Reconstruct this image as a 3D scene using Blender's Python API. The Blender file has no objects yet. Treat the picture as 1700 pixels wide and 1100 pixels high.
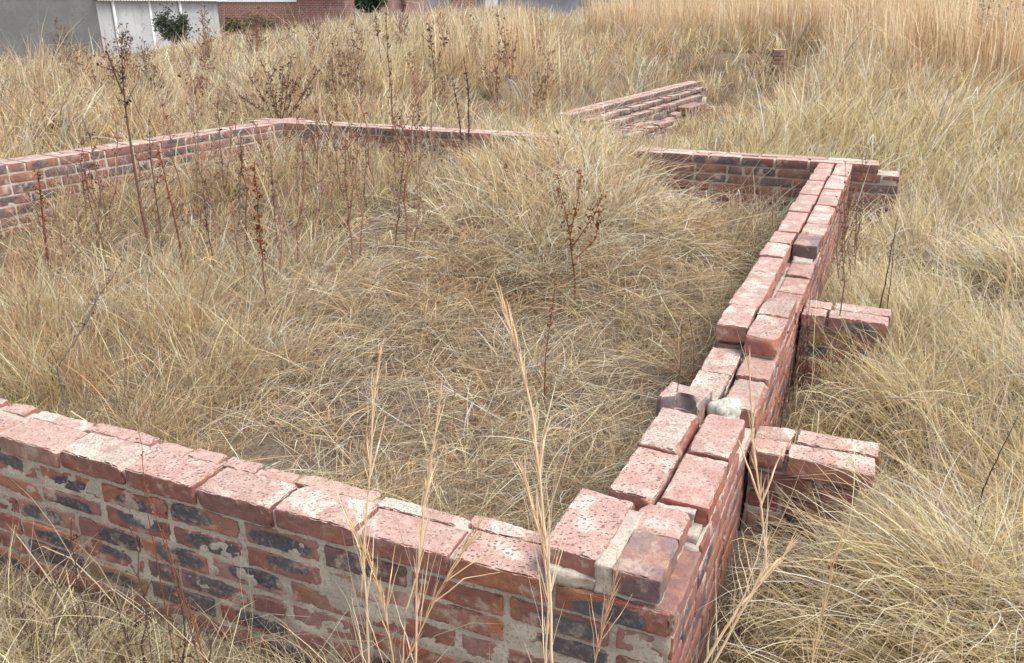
import bpy, math, random
import numpy as np
from mathutils import Vector

SC = bpy.context.scene
COL = SC.collection
R = math.radians
rng = np.random.default_rng(7)
random.seed(7)

# ------------------------------------------------------------------ camera
F = 1400.0; PITCH = math.atan(540 / 1400); EYE = 1.62
cam_d = bpy.data.cameras.new('camera'); cam = bpy.data.objects.new('camera', cam_d); COL.objects.link(cam)
cam.location = (0, 0, EYE); cam.rotation_euler = (R(90) - PITCH, 0, 0)
cam_d.sensor_width = 36; cam_d.lens = F / 1700 * 36; cam_d.clip_start = .05; cam_d.clip_end = 2000
SC.camera = cam
CP, SP = math.cos(PITCH), math.sin(PITCH)


def ray(px, py):
    vx, vy = px - 850, py - 550
    return vx, F * CP - vy * SP, -F * SP - vy * CP


def at_z(px, py, z):
    x, y, dz = ray(px, py); t = (z - EYE) / dz
    return Vector((x * t, y * t, z))


def at_d(px, py, d):
    x, y, dz = ray(px, py); t = d / y
    return Vector((x * t, d, EYE + dz * t))


# ------------------------------------------------------------------ noise
def _hash(ix, iy, iz, seed):
    n = (ix * 374761393 + iy * 668265263 + iz * 2147483647 + seed * 974711) & 0xFFFFFFFF
    n = ((n ^ (n >> 13)) * 1274126177) & 0xFFFFFFFF
    n = n ^ (n >> 16)
    return (n & 0xFFFFFF) / float(0xFFFFFF)


def vnoise(x, y, seed=0):
    x = np.asarray(x, float); y = np.asarray(y, float)
    ix = np.floor(x).astype(np.int64); iy = np.floor(y).astype(np.int64)
    fx = x - ix; fy = y - iy; fx = fx * fx * (3 - 2 * fx); fy = fy * fy * (3 - 2 * fy)
    z = np.zeros_like(ix)
    a = _hash(ix, iy, z, seed); b = _hash(ix + 1, iy, z, seed); c = _hash(ix, iy + 1, z, seed); d = _hash(ix + 1, iy + 1, z, seed)
    return (a * (1 - fx) + b * fx) * (1 - fy) + (c * (1 - fx) + d * fx) * fy


def fnoise(x, y, seed=0, oct=3):
    s = 0; a = 1; t = 0
    for o in range(oct):
        s = s + a * vnoise(np.asarray(x) * 2 ** o, np.asarray(y) * 2 ** o, seed + 17 * o); t += a; a *= .5
    return s / t


def vnoise3(p, seed=0):
    i = np.floor(p).astype(np.int64); f = p - i; f = f * f * (3 - 2 * f)
    r = 0
    for dx in (0, 1):
        wx = f[:, 0] if dx else 1 - f[:, 0]
        for dy in (0, 1):
            wy = f[:, 1] if dy else 1 - f[:, 1]
            for dz in (0, 1):
                wz = f[:, 2] if dz else 1 - f[:, 2]
                r = r + wx * wy * wz * _hash(i[:, 0] + dx, i[:, 1] + dy, i[:, 2] + dz, seed)
    return r


def sstep(a, b, x):
    t = np.clip((np.asarray(x, float) - a) / (b - a), 0, 1); return t * t * (3 - 2 * t)


# ------------------------------------------------------------------ mesh helpers
class MB:
    """collects quads and point attributes, links ONE mesh object"""
    def __init__(s): s.V = []; s.Q = []; s.n = 0; s.A = {}

    def add(s, v, q, **at):
        v = np.asarray(v, np.float32).reshape(-1, 3); q = np.asarray(q, np.int64).reshape(-1, 4)
        s.V.append(v); s.Q.append(q + s.n); s.n += len(v)
        for k, a in at.items():
            a = np.asarray(a, np.float32)
            if a.ndim == 1: a = np.tile(a, (len(v), 1))
            s.A.setdefault(k, []).append(a)

    def build(s, name, mat, parent=None, smooth=True, origin=None):
        v = np.concatenate(s.V); q = np.concatenate(s.Q)
        if parent is not None: v = v - np.array(parent.location, np.float32)
        elif origin is not None: v = v - np.array(origin, np.float32)
        me = bpy.data.meshes.new(name)
        me.vertices.add(len(v)); me.vertices.foreach_set('co', v.astype(np.float32).ravel())
        me.loops.add(q.size); me.loops.foreach_set('vertex_index', q.astype(np.int32).ravel())
        me.polygons.add(len(q)); me.polygons.foreach_set('loop_start', np.arange(0, q.size, 4, dtype=np.int32))
        me.polygons.foreach_set('use_smooth', np.full(len(q), smooth))
        for k, a in s.A.items():
            a = np.concatenate(a)
            if a.shape[1] == 3: a = np.concatenate([a, np.ones((len(a), 1), np.float32)], 1)
            at = me.attributes.new(k, 'FLOAT_COLOR', 'POINT'); at.data.foreach_set('color', a.astype(np.float32).ravel())
        me.update(calc_edges=True)
        if 'bc' in s.A: me.set_sharp_from_angle(angle=R(30))
        me.materials.append(mat)
        o = bpy.data.objects.new(name, me); COL.objects.link(o)
        if parent is not None: o.parent = parent
        elif origin is not None: o.location = origin
        return o


def empty(name, loc):
    o = bpy.data.objects.new(name, None); COL.objects.link(o); o.location = loc; o.empty_display_size = .1
    return o


def tag(o, label=None, cat=None, group=None, kind=None):
    if label: o['label'] = label
    if cat: o['category'] = cat
    if group: o['group'] = group
    if kind: o['kind'] = kind
    return o


_tpl = {}


def gridbox(nx, ny, nz):
    """surface lattice of a box in -1..1, as quads"""
    key = (nx, ny, nz)
    if key in _tpl: return _tpl[key]
    idx = {}; P = []; Q = []

    def vid(i, j, k):
        t = (i, j, k)
        if t not in idx: idx[t] = len(P); P.append((2 * i / nx - 1, 2 * j / ny - 1, 2 * k / nz - 1))
        return idx[t]
    for i in range(nx):
        for j in range(ny):
            Q.append((vid(i, j, 0), vid(i, j + 1, 0), vid(i + 1, j + 1, 0), vid(i + 1, j, 0)))
            Q.append((vid(i, j, nz), vid(i + 1, j, nz), vid(i + 1, j + 1, nz), vid(i, j + 1, nz)))
    for i in range(nx):
        for k in range(nz):
            Q.append((vid(i, 0, k), vid(i + 1, 0, k), vid(i + 1, 0, k + 1), vid(i, 0, k + 1)))
            Q.append((vid(i, ny, k), vid(i, ny, k + 1), vid(i + 1, ny, k + 1), vid(i + 1, ny, k)))
    for j in range(ny):
        for k in range(nz):
            Q.append((vid(0, j, k), vid(0, j, k + 1), vid(0, j + 1, k + 1), vid(0, j + 1, k)))
            Q.append((vid(nx, j, k), vid(nx, j + 1, k), vid(nx, j + 1, k + 1), vid(nx, j, k + 1)))
    _tpl[key] = (np.array(P), np.array(Q)); return _tpl[key]


def tube_geo(pts, r0, r1, sides=5):
    pts = np.array([tuple(p) for p in pts], float); n = len(pts)
    d = np.gradient(pts, axis=0); d /= np.linalg.norm(d, axis=1)[:, None] + 1e-9
    up = np.where(np.abs(d[:, 2:3]) > .9, np.array([[1., 0, 0]]), np.array([[0, 0, 1.]]))
    a = np.cross(d, up); a /= np.linalg.norm(a, axis=1)[:, None] + 1e-9; b = np.cross(d, a)
    rr = np.linspace(r0, r1, n)[:, None, None]
    ang = np.linspace(0, 2 * np.pi, sides, endpoint=False)
    v = pts[:, None, :] + rr * (np.cos(ang)[None, :, None] * a[:, None, :] + np.sin(ang)[None, :, None] * b[:, None, :])
    q = []
    for i in range(n - 1):
        for s in range(sides):
            t = (s + 1) % sides
            q.append((i * sides + s, i * sides + t, (i + 1) * sides + t, (i + 1) * sides + s))
    return v.reshape(-1, 3), np.array(q)


# ------------------------------------------------------------------ materials
def new_mat(name):
    m = bpy.data.materials.new(name); m.use_nodes = True; nt = m.node_tree; nt.nodes.clear()
    return m, nt


class N:
    def __init__(s, nt): s.nt = nt

    def __call__(s, typ, ins=None, **kw):
        n = s.nt.nodes.new(typ)
        for k, v in kw.items(): setattr(n, k, v)
        for k, v in (ins or {}).items():
            if isinstance(v, bpy.types.NodeSocket): s.nt.links.new(v, n.inputs[k])
            else: n.inputs[k].default_value = v
        return n

    def attr(s, name): return s('ShaderNodeAttribute', attribute_name=name)

    def mix(s, f, a, b):
        n = s('ShaderNodeMix', data_type='RGBA')
        for k, v in (('Factor', f), ('A', a), ('B', b)):
            so = [i for i in n.inputs if i.name == k and i.type == ('VALUE' if k == 'Factor' else 'RGBA')][0]
            if isinstance(v, bpy.types.NodeSocket): s.nt.links.new(v, so)
            else: so.default_value = v if k == 'Factor' or len(v) == 4 else (*v, 1)
        return [o for o in n.outputs if o.type == 'RGBA'][0]

    def m(s, op, a, b=0.0, c=0.0, clamp=False):
        n = s('ShaderNodeMath', operation=op, use_clamp=clamp)
        for i, v in enumerate((a, b, c)):
            if isinstance(v, bpy.types.NodeSocket): s.nt.links.new(v, n.inputs[i])
            else: n.inputs[i].default_value = v
        return n.outputs[0]

    def ramp(s, x, a, b, c=0., d=1.):
        n = s('ShaderNodeMapRange', {0: x, 1: a, 2: b, 3: c, 4: d}); n.interpolation_type = 'SMOOTHSTEP'; n.clamp = True
        return n.outputs[0]

    def noise(s, vec, scale, detail=3, rough=.6, dist=0.):
        return s('ShaderNodeTexNoise', {'Vector': vec, 'Scale': scale, 'Detail': detail, 'Roughness': rough, 'Distortion': dist}).outputs[0]

    def out(s, sh):
        s('ShaderNodeOutputMaterial', {'Surface': sh})


def brick_mat():
    m, nt = new_mat('fired_brick'); n = N(nt)
    co = n('ShaderNodeTexCoord').outputs['Object']
    bc = n.attr('bc').outputs['Color']
    bd = n('ShaderNodeSeparateColor', {0: n.attr('bd').outputs['Color']})
    bl = n('ShaderNodeSeparateXYZ', {0: n.attr('bl').outputs['Vector']})
    burn, exp_, rnd = bd.outputs[0], bd.outputs[1], bd.outputs[2]
    big = n.noise(co, 9, 4); mid = n.noise(co, 45, 4); fine = n.noise(co, 260, 3, .7)
    base = n.mix(n.ramp(mid, .3, .7), n.mix(.42, bc, (.10, .035, .03)), bc)
    base = n.mix(n.m('MULTIPLY', n.ramp(big, .52, .66), .55), base, (.40, .17, .09))
    base = n.mix(n.m('MULTIPLY', n.ramp(fine, .55, .75), .35), base, (.45, .22, .16))
    # kiln flashes: long dark patch in the middle of the long side
    ex = n.m('DIVIDE', bl.outputs[0], .74); ez = n.m('DIVIDE', bl.outputs[2], .86)
    ex = n.m('ADD', ex, n.m('MULTIPLY', n.m('SUBTRACT', rnd, .5), 1.3))
    ez = n.m('ADD', ez, n.m('SUBTRACT', n.m('FRACT', n.m('MULTIPLY', rnd, 17.3)), .5))
    e = n.m('ADD', n.m('POWER', n.m('ABSOLUTE', ex), 2.6), n.m('POWER', n.m('ABSOLUTE', ez), 2.2))
    e = n.m('ADD', e, n.m('MULTIPLY', n.m('SUBTRACT', mid, .5), .4))
    e = n.m('ADD', e, n.m('MULTIPLY', n.m('SUBTRACT', big, .5), 2.6))
    bm = n.m('MULTIPLY', n.m('SUBTRACT', 1.0, n.ramp(n.m('ADD', e, n.m('MULTIPLY', n.m('SUBTRACT', n.m('FRACT', n.m('MULTIPLY', rnd, 7.7)), .5), .9)), .7, 1.15)), burn, clamp=True)
    dark = n.mix(n.ramp(n.noise(co, 70, 4, .7), .5, .68), (.052, .052, .066), (.17, .17, .19))
    base = n.mix(bm, base, dark)
    # lime bloom and smears of mortar on the sides
    sm = n.m('MULTIPLY', n.ramp(n.noise(co, 13, 6, .7), .53, .66), .85)
    base = n.mix(sm, base, (.45, .35, .29))
    # weathered bed faces on top: pale, pitted
    up = n('ShaderNodeSeparateXYZ', {0: n('ShaderNodeNewGeometry').outputs['Normal']}).outputs[2]
    upm = n.m('MULTIPLY', n.ramp(up, .55, .8), exp_)
    pink = n.mix(n.ramp(n.m('ADD', n.m('MULTIPLY', fine, .5), n.m('MULTIPLY', n.noise(co, 30, 4, .7), .5)), .38, .62), n.mix(.6, bc, (.42, .26, .225)), (.52, .37, .325))
    whit = n.m('ADD', n.noise(co, 11, 4, .6), n.m('MULTIPLY', n.m('SUBTRACT', rnd, .5), .35))
    wf = n.m('MULTIPLY', n.ramp(whit, .5, .62), n.ramp(n.noise(co, 190, 3, .7), .40, .58))
    topc = n.mix(wf, pink, (.70, .62, .54))
    vor = n('ShaderNodeTexVoronoi', {'Vector': n('ShaderNodeVectorMath', {0: co, 1: (.7, 1.0, 1.0)}, operation='MULTIPLY').outputs[0], 'Scale': 120.0}).outputs['Distance']
    pit = n.m('MULTIPLY', n.m('SUBTRACT', 1.0, n.ramp(vor, .22, .38)), n.ramp(n.noise(co, 60, 2), .40, .52))
    vor2 = n('ShaderNodeTexVoronoi', {'Vector': co, 'Scale': 42.0}).outputs['Distance']
    pit2 = n.m('MULTIPLY', n.m('SUBTRACT', 1.0, n.ramp(n.m('ADD', vor2, n.m('MULTIPLY', n.m('SUBTRACT', fine, .5), .25)), .07, .17)), n.ramp(n.noise(co, 23, 2), .46, .58))
    pit = n.m('MULTIPLY', n.m('MULTIPLY', n.m('MAXIMUM', pit, pit2), n.ramp(n.m('ADD', n.m('FRACT', n.m('MULTIPLY', rnd, 13.7)), n.m('SUBTRACT', n.noise(co, 14, 3), .5)), .1, .8, .5, 1.)), n.ramp(n.noise(co, 130, 2), .30, .55))
    topc = n.mix(n.m('MULTIPLY', pit, .8), topc, (.11, .06, .055))
    topc = n.mix(n.m('MULTIPLY', n.ramp(n.m('ADD', n.noise(co, 6, 5, .65), n.m('MULTIPLY', n.m('SUBTRACT', rnd, .5), .25)), .5, .68), .55), topc, (.27, .21, .18))
    col = n.mix(upm, base, topc)
    col = n.mix(n.ramp(n.noise(co, 4, 5, .7), .35, .7, .05, .30), col, (.30, .24, .205))
    h = n.m('SUBTRACT', n.m('ADD', n.m('MULTIPLY', fine, .5), mid), n.m('MULTIPLY', n.m('MULTIPLY', pit, upm), 1.3))
    bump = n('ShaderNodeBump', {'Strength': .8, 'Distance': .005, 'Height': h}).outputs[0]
    rough = n.m('SUBTRACT', .92, n.m('MULTIPLY', bm, .40))
    n.out(n('ShaderNodeBsdfPrincipled', {'Base Color': col, 'Roughness': rough, 'Normal': bump, 'Specular IOR Level': .25}).outputs[0])
    return m


def mottled(name, cols, scales=(8, 60), rough=.95, bump=.4, bdist=.004, thr=(.35, .65)):
    m, nt = new_mat(name); n = N(nt)
    co = n('ShaderNodeTexCoord').outputs['Object']
    a = n.noise(co, scales[0], 5); b = n.noise(co, scales[1], 4, .7)
    c = n.mix(n.ramp(a, *thr), cols[0], cols[1])
    if len(cols) > 2: c = n.mix(n.ramp(b, .5, .68), c, cols[2])
    bp = n('ShaderNodeBump', {'Strength': bump, 'Distance': bdist, 'Height': b}).outputs[0]
    n.out(n('ShaderNodeBsdfPrincipled', {'Base Color': c, 'Roughness': rough, 'Normal': bp, 'Specular IOR Level': .2}).outputs[0])
    return m


def leaf_mat(name, trans=.3, fixed=None, vary=0.0):
    m, nt = new_mat(name); n = N(nt)
    c = n.attr('gc').outputs['Color'] if fixed is None else n.mix(n.ramp(n.noise(n('ShaderNodeTexCoord').outputs['Object'], 25, 3), .35, .65), fixed[0], fixed[1])
    d = n('ShaderNodeBsdfDiffuse', {'Color': c}).outputs[0]
    t = n('ShaderNodeBsdfTranslucent', {'Color': c}).outputs[0]
    n.out(n('ShaderNodeMixShader', {0: trans, 1: d, 2: t}).outputs[0])
    return m


M_BRICK = brick_mat()
M_MORTAR = mottled('cement_mortar', [(.38, .33, .28), (.50, .45, .38), (.27, .23, .19)], (7, 120), bump=.8, bdist=.004)
M_GROUND = mottled('thatch_soil', [(.13, .105, .078), (.21, .17, .115), (.075, .06, .05)], (1.5, 40), bump=.8, bdist=.02)
M_GRASS = leaf_mat('dry_grass_blade', .48)
M_WEED = leaf_mat('dead_weed', .08)
M_RUBBLE = mottled('grey_rubble', [(.25, .22, .20), (.36, .33, .30), (.14, .12, .12)], (14, 60), bump=.8, bdist=.01)
M_STONE = mottled('pale_stone', [(.42, .41, .36), (.58, .56, .5), (.2, .19, .18)], (18, 90), bump=.6)

# ------------------------------------------------------------------ layout of the foundation
CORNER = np.array([.283, 1.321])
RV = np.array([2.161, 4.719]); RV /= np.linalg.norm(RV)          # along the long wall, away from the camera
RU = np.array([RV[1], -RV[0]])                                     # to its outer side
FE = np.array([-1.445, .619]); FE /= np.linalg.norm(FE)           # along the near wall, to the left
FN = np.array([-FE[1], FE[0]]) * -1
if FN[1] < 0: FN = -FN
BE = np.array([-4.72, 1.81]); BE /= np.linalg.norm(BE)            # along the rear wall, to the left
BN = np.array([BE[1], -BE[0]])
if BN[1] > 0: BN = -BN                                             # towards the camera
B0 = np.array([2.60, 6.0])                                         # rear wall, outer edge at its right end
LE = np.array([1.358, 2.267]); LE /= np.linalg.norm(LE)
LN = np.array([LE[1], -LE[0]])                                     # into the room
L0 = np.array([-3.394, 5.625]) - LE * 3.6
CH = .068; BH = .0555


def hummock(x, y, cell, seed):
    """nearest jittered hummock: distance ratio and direction from its centre"""
    x = np.asarray(x, float); y = np.asarray(y, float); ix = np.floor(x / cell).astype(np.int64); iy = np.floor(y / cell).astype(np.int64)
    best = np.full(x.shape, 9.); bdx = np.zeros(x.shape); bdy = np.zeros(x.shape); bh = np.zeros(x.shape); o = np.zeros_like(ix)
    for a in (-1, 0, 1):
        for b in (-1, 0, 1):
            hx = (ix + a + .15 + .7 * _hash(ix + a, iy + b, o, seed)) * cell; hy = (iy + b + .15 + .7 * _hash(ix + a, iy + b, o, seed + 1)) * cell
            size = .75 + .5 * _hash(ix + a, iy + b, o, seed + 2)
            d = np.hypot(x - hx, y - hy) / (cell * .72 * size); m = d < best
            best = np.where(m, d, best); bdx = np.where(m, x - hx, bdx); bdy = np.where(m, y - hy, bdy); bh = np.where(m, size, bh)
    return np.minimum(best, 1.2), bdx, bdy, bh


def terrain(x, y):
    x = np.asarray(x, float); y = np.asarray(y, float)
    px, py = x - CORNER[0], y - CORNER[1]
    v = px * RV[0] + py * RV[1]; u = px * RU[0] + py * RU[1]
    fb = px * FN[0] + py * FN[1]
    z = .02 + .05 * (fnoise(x * .8, y * .8, 3) - .5)
    inside = sstep(.02, .2, fb) * sstep(.0, -.2, u)
    z = z + inside * (.09 + .26 * sstep(4.6, 7.2, y) * sstep(1.6, .4, x))
    z = z + inside * .36 * np.exp(-((x - .50) / .60) ** 2 - ((y - 5.75) / 1.0) ** 2)
    z = z + inside * .26 * np.exp(-((x - .0) / .9) ** 2 - ((y - 4.7) / .95) ** 2)
    right = sstep(-.1, .05, u)
    z = z + right * .06
    z = z + right * .12 * np.exp(-((x - 1.3) / .5) ** 2 - ((y - 1.75) / .4) ** 2)
    z = z + right * .12 * np.exp(-((x - 2.0) / .5) ** 2 - ((y - 2.7) / .5) ** 2)
    z = z + right * .16 * np.exp(-((x - 3.2) / .9) ** 2 - ((y - 4.4) / .9) ** 2)
    z = z + .26 * np.exp(-((x - 3.6) / 2.3) ** 2 - ((y - 7.9) / .8) ** 2)
    z = z + .30 * sstep(7.5, 13, y) * (1 - .9 * sstep(11, 22, y) * sstep(-1, -6, x)) * (1 - .6 * sstep(-3.5, -7, x))
    z = z + .20 * (fnoise(x * .8, y * .8, 31) - .5) * np.maximum(right * sstep(2.2, 4, y), sstep(7.5, 9, y))
    z = z + .35 * sstep(1, 7, x) * sstep(9, 16, y)
    z = z + .26 * sstep(18, 30, y) * sstep(-.22, -.08, x / np.maximum(y, .5)) - .12 * sstep(14, 24, y) * sstep(-.16, -.24, x / np.maximum(y, .5))
    an = x / np.maximum(y, .5)
    z = z - .30 * sstep(16, 32, y) * sstep(-.18, -.36, an) - .85 * sstep(11, 26, y) * sstep(-.36, -.47, an)
    hr, _, _, hs_ = hummock(x, y, .58, 301)
    z = z + .10 * np.clip(1 - hr ** 2, 0, 1) * hs_ * (y < 9) * np.maximum(right, .45)
    hr, _, _, hs_ = hummock(x, y, 1.5, 311)
    z = z + .18 * np.clip(1 - hr ** 2, 0, 1) * hs_ * sstep(7.5, 9.5, y)
    for gx_, gy_, ga, gs in ((.93, 1.66, .07, .15), (1.40, 2.74, .06, .2), (1.25, 1.60, .10, .28)):
        z = z + ga * np.exp(-((x - gx_) ** 2 + (y - gy_) ** 2) / gs ** 2)
    # the far trench of stacked bricks lies in a dip
    qx, qy = x - .70, y - 10.0; a = qx * .468 + qy * .884; c = qx * .884 - qy * .468
    dip = sstep(-2.2, -.6, a) * sstep(7.5, 6., a) * sstep(-1.4, -.3, c) * sstep(2.6, 1.0, c)
    z = z * (1 - dip) + dip * (.02 + .02 * a)
    return z


def tz(x, y): return float(terrain(np.array([x]), np.array([y]))[0])


def make_ground():
    def axis(a, b, near, far, step):
        xs = list(np.arange(a, b + 1e-6, step)); s = step
        x = b
        while x < far: s *= 1.35; x += s; xs.append(x)
        x = a; s = step; L = []
        while x > near: s *= 1.35; x -= s; L.append(x)
        return np.array(L[::-1] + xs)
    X = axis(-9, 9, -700, 700, .14); Y = axis(-1, 14, -60, 900, .14)
    gx, gy = np.meshgrid(X, Y, indexing='ij')
    z = terrain(gx, gy) + .03 * (fnoise(gx * 3, gy * 3, 9) - .5)
    v = np.stack([gx, gy, z], -1).reshape(-1, 3)
    ny = len(Y); i, j = np.meshgrid(np.arange(len(X) - 1), np.arange(ny - 1), indexing='ij')
    a = (i * ny + j).ravel()
    q = np.stack([a, a + ny, a + ny + 1, a + 1], 1)
    b = MB(); b.add(v, q)
    tag(b.build('ground', M_GROUND), kind='structure')


make_ground()

# ------------------------------------------------------------------ bricks
REDS = [(.28, .11, .085), (.24, .09, .075), (.33, .125, .08), (.21, .09, .08), (.31, .155, .13), (.26, .105, .09), (.34, .14, .085), (.30, .165, .145)]


def brick_col():
    r = random.random()
    if r < .86: c = random.choice(REDS)
    elif r < .93: c = random.choice([(.11, .085, .09), (.13, .10, .10), (.10, .06, .06)])
    elif r < .96: c = (.36, .25, .14)
    else: c = (.40, .20, .16)
    k = random.uniform(.85, 1.15)
    return tuple(x * k for x in c)


def dull(): return random.choice([(.23, .105, .09), (.18, .09, .085), (.13, .10, .105), (.26, .125, .10), (.22, .12, .105), (.20, .085, .07)])


class Frame:
    """s along the wall, t across it, z up"""
    def __init__(s, o, e, n): s.o = np.array(o, float); s.e = np.array(e); s.n = np.array(n)

    def w(s, P):
        r = np.empty_like(P); r[:, 0] = s.o[0] + P[:, 0] * s.e[0] + P[:, 1] * s.n[0]; r[:, 1] = s.o[1] + P[:, 0] * s.e[1] + P[:, 1] * s.n[1]; r[:, 2] = P[:, 2]
        return r


def quads_out(fr, q):
    # keep faces outward when the frame is left-handed
    return q if fr.e[0] * fr.n[1] - fr.e[1] * fr.n[0] > 0 else q[:, ::-1]


def brick(B, fr, s0, s1, t0, t1, z0, z1, col=None, burn=0., exp_=0., yaw=0., dz=0., det=2, rough=1., rnd=None, chip=.5, notch=None):
    L, W, H = s1 - s0, t1 - t0, z1 - z0
    res = {0: (3, 2, 2), 1: (8, 5, 4), 2: (26, 14, 9)}[det]
    if W > L: res = (res[1], res[0], res[2])
    P, q = gridbox(*res)
    half = np.array([L, W, H]) / 2
    r = min(.0032 if det == 2 else .003, H * .12)
    P = P.copy(); X = np.empty_like(P)
    for ax in range(3):
        nc = res[ax]; hh = half[ax]; idx = np.rint((P[:, ax] + 1) / 2 * nc).astype(int)
        if nc >= 6: co_ = np.concatenate([[-hh, -hh + r, -hh + 2.6 * r], np.linspace(-hh + 2.6 * r, hh - 2.6 * r, nc - 3)[1:-1], [hh - 2.6 * r, hh - r, hh]])
        elif nc >= 3: co_ = np.concatenate([[-hh, -hh + r], np.linspace(-hh + r, hh - r, nc - 1)[1:-1], [hh - r, hh]])
        else: co_ = np.linspace(-hh, hh, nc + 1)
        X[:, ax] = co_[idx]
    P = X / half
    inner = half - r
    C = np.clip(X, -inner, inner); D = X - C; ln = np.linalg.norm(D, axis=1)
    mk = ln > 1e-9
    X[mk] = C[mk] + D[mk] / ln[mk][:, None] * np.minimum(ln[mk], r)[:, None]
    seed = random.randrange(1 << 20)
    if exp_ > .5 and det == 2: rough *= 1.2; chip = max(chip, .75)
    if det == 2:
        em = (np.abs(D) > 1e-6).sum(1) >= 2
        e_ = np.clip(vnoise3(X * 75 + random.random() * 60, 31) * 2.4 - 1.25, 0, 1) * .010
        X[em] -= D[em] / (np.linalg.norm(D[em], axis=1)[:, None] + 1e-9) * e_[em][:, None]
    if det:
        off = random.random() * 50
        for ax in range(3):
            X[:, ax] += rough * .0032 * (vnoise3(X * 22 + off + ax * 9, seed) - .5) + (rough * .0034 * (vnoise3(X * 85 + off + ax * 5, seed + 3) - .5) if det == 2 else 0)
        for _ in range(4 if det == 2 else 2):
            if random.random() < chip:
                sg = np.array([random.choice((-1, 1)), random.choice((-1, 1)), random.choice((1, 1, -1))], float)
                wn = sg * np.array([random.uniform(.2, 1), random.uniform(.2, 1), random.uniform(.3, 1)])
                if random.random() < .5: wn[random.choice((0, 1))] = random.uniform(-.15, .15)
                wn /= np.linalg.norm(wn)
                dlim = np.abs(wn * half).sum() - random.uniform(.003, .013) * (1.5 if random.random() < .2 else 1)
                ov = X @ wn - dlim + .003 * (vnoise3(X * 120 + off, seed + 9) - .5)
                X -= np.clip(ov, 0, None)[:, None] * wn[None, :]
    if notch is not None: X = notch(X, half)
    bl = P.copy()
    if W > L: bl = bl[:, [1, 0, 2]]
    c, s = math.cos(yaw), math.sin(yaw)
    X = np.stack([X[:, 0] * c - X[:, 1] * s, X[:, 0] * s + X[:, 1] * c, X[:, 2]], 1)
    X += np.array([(s0 + s1) / 2, (t0 + t1) / 2, (z0 + z1) / 2 + dz])
    B.add(fr.w(X), quads_out(fr, q), bc=col or brick_col(), bl=bl, bd=(burn, exp_, random.random() if rnd is None else rnd))


def slab(B, fr, s0, s1, t0, t1, z0, z1, cell=.014, amp=.008):
    nx, ny, nz = [int(max(1, min(240, round(abs(d) / cell)))) for d in (s1 - s0, t1 - t0, z1 - z0)]
    P, q = gridbox(nx, ny, nz)
    half = np.array([s1 - s0, t1 - t0, z1 - z0]) / 2
    X = P * half + np.array([(s0 + s1) / 2, (t0 + t1) / 2, (z0 + z1) / 2])
    k = random.random() * 90
    nrm = P * (np.abs(P) > .999)
    d = amp * (vnoise3(X * 28 + k, 5) - .55) + amp * .9 * (vnoise3(X * 9 + k, 8) - .5) + amp * .5 * (vnoise3(X * 90 + k, 11) - .5)
    X = X + nrm * d[:, None]
    B.add(fr.w(X), quads_out(fr, q))


def course(B, fr, s0, s1, t0, t1, zt, det=2, header_p=.12, first=None, burn_p=.35, exp_=0., jit=.004, dzj=.002, keep=None, mod=.232, colf=None):
    """one course of one leaf, stretchers with a few headers mixed in"""
    s = s0 + (first if first is not None else 0) - (mod if first else 0)
    while s < s1 - .03:
        L = mod if random.random() > header_p else mod / 2
        a, b = max(s, s0), min(s + L, s1)
        s += L
        if b - a < .05: continue
        if keep and not keep((a + b) / 2): continue
        brick(B, fr, a + .005 + random.uniform(0, jit), b - .005 - random.uniform(0, jit), t0 + random.uniform(0, jit), t1 - random.uniform(0, .002), zt - BH, zt,
              burn=float(random.random() < burn_p), exp_=exp_, yaw=random.uniform(-1, 1) * .012, dz=random.uniform(-1, 1) * dzj, det=det, col=colf() if colf else None)


def wall_root(name, label, fr, s, t, cat='wall'):
    p = fr.w(np.array([[s, t, 0.]]))[0]
    r = empty(name, (p[0], p[1], tz(p[0], p[1]))); tag(r, label, cat)
    return r


ZT = .60
# ---- near wall, across the bottom of the photograph
fr = Frame(CORNER, FE, FN)
root = wall_root('brick_wall', 'near low brick wall with five courses showing and thick wide mortar joints, meeting the two corner headers', fr, 1.6, .11)
B = MB()
FLEN = 3.7
for k in range(1, 10):
    zt = ZT - CH * k - .002
    if k == 1:
        brick(B, fr, -.022, .212, .0, .106, zt - BH, zt, col=(.25, .085, .065), burn=1., exp_=0, rnd=.45, chip=0)
        course(B, fr, .222, FLEN, .0, .114, zt, header_p=0, burn_p=.3, exp_=1., first=.0, jit=.002, dzj=.003)
        course(B, fr, .235, FLEN, .116, .166, zt - .004, header_p=.45, burn_p=0, exp_=1., first=.13, jit=.006, dzj=.006)
    else:
        course(B, fr, -.022, FLEN, .003, .108, zt, header_p=.2, first=.0 if k % 2 else .116, burn_p=.5, det=2 if k < 7 else 1, jit=.006)
B.build('brick_facing', M_BRICK, root)
B = MB()
slab(B, fr, -.012, FLEN, .0095, .156, ZT - CH * 10, ZT - CH * 2 + .015, cell=.009, amp=.008)
slab(B, fr, .23, FLEN, .010, .152, ZT - CH * 2 - .02, ZT - CH - .014, cell=.011)
slab(B, fr, .004, .24, .012, .216, ZT - CH * 2 - .02, ZT - CH + .008, cell=.011)
slab(B, fr, .094, .134, .008, .22, ZT - CH, ZT - .001, cell=.005, amp=.005)
slab(B, fr, .128, .236, .036, .2, ZT - CH, ZT - .022, cell=.01, amp=.004)
slab(B, fr, .130, .23, .006, .04, ZT - CH, ZT - .040, cell=.007, amp=.010)
B.build('mortar_bed', M_MORTAR, root)

# ---- long wall running away from the camera
fr = Frame(CORNER, RV, RU)                       # t: 0 at the outer face, negative inwards
LONG = 4.96
root = wall_root('brick_wall', 'long two leaf brick wall with stepped uneven top and two short stub piers along its outer side', fr, 2.5, -.11)
B = MB()
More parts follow.
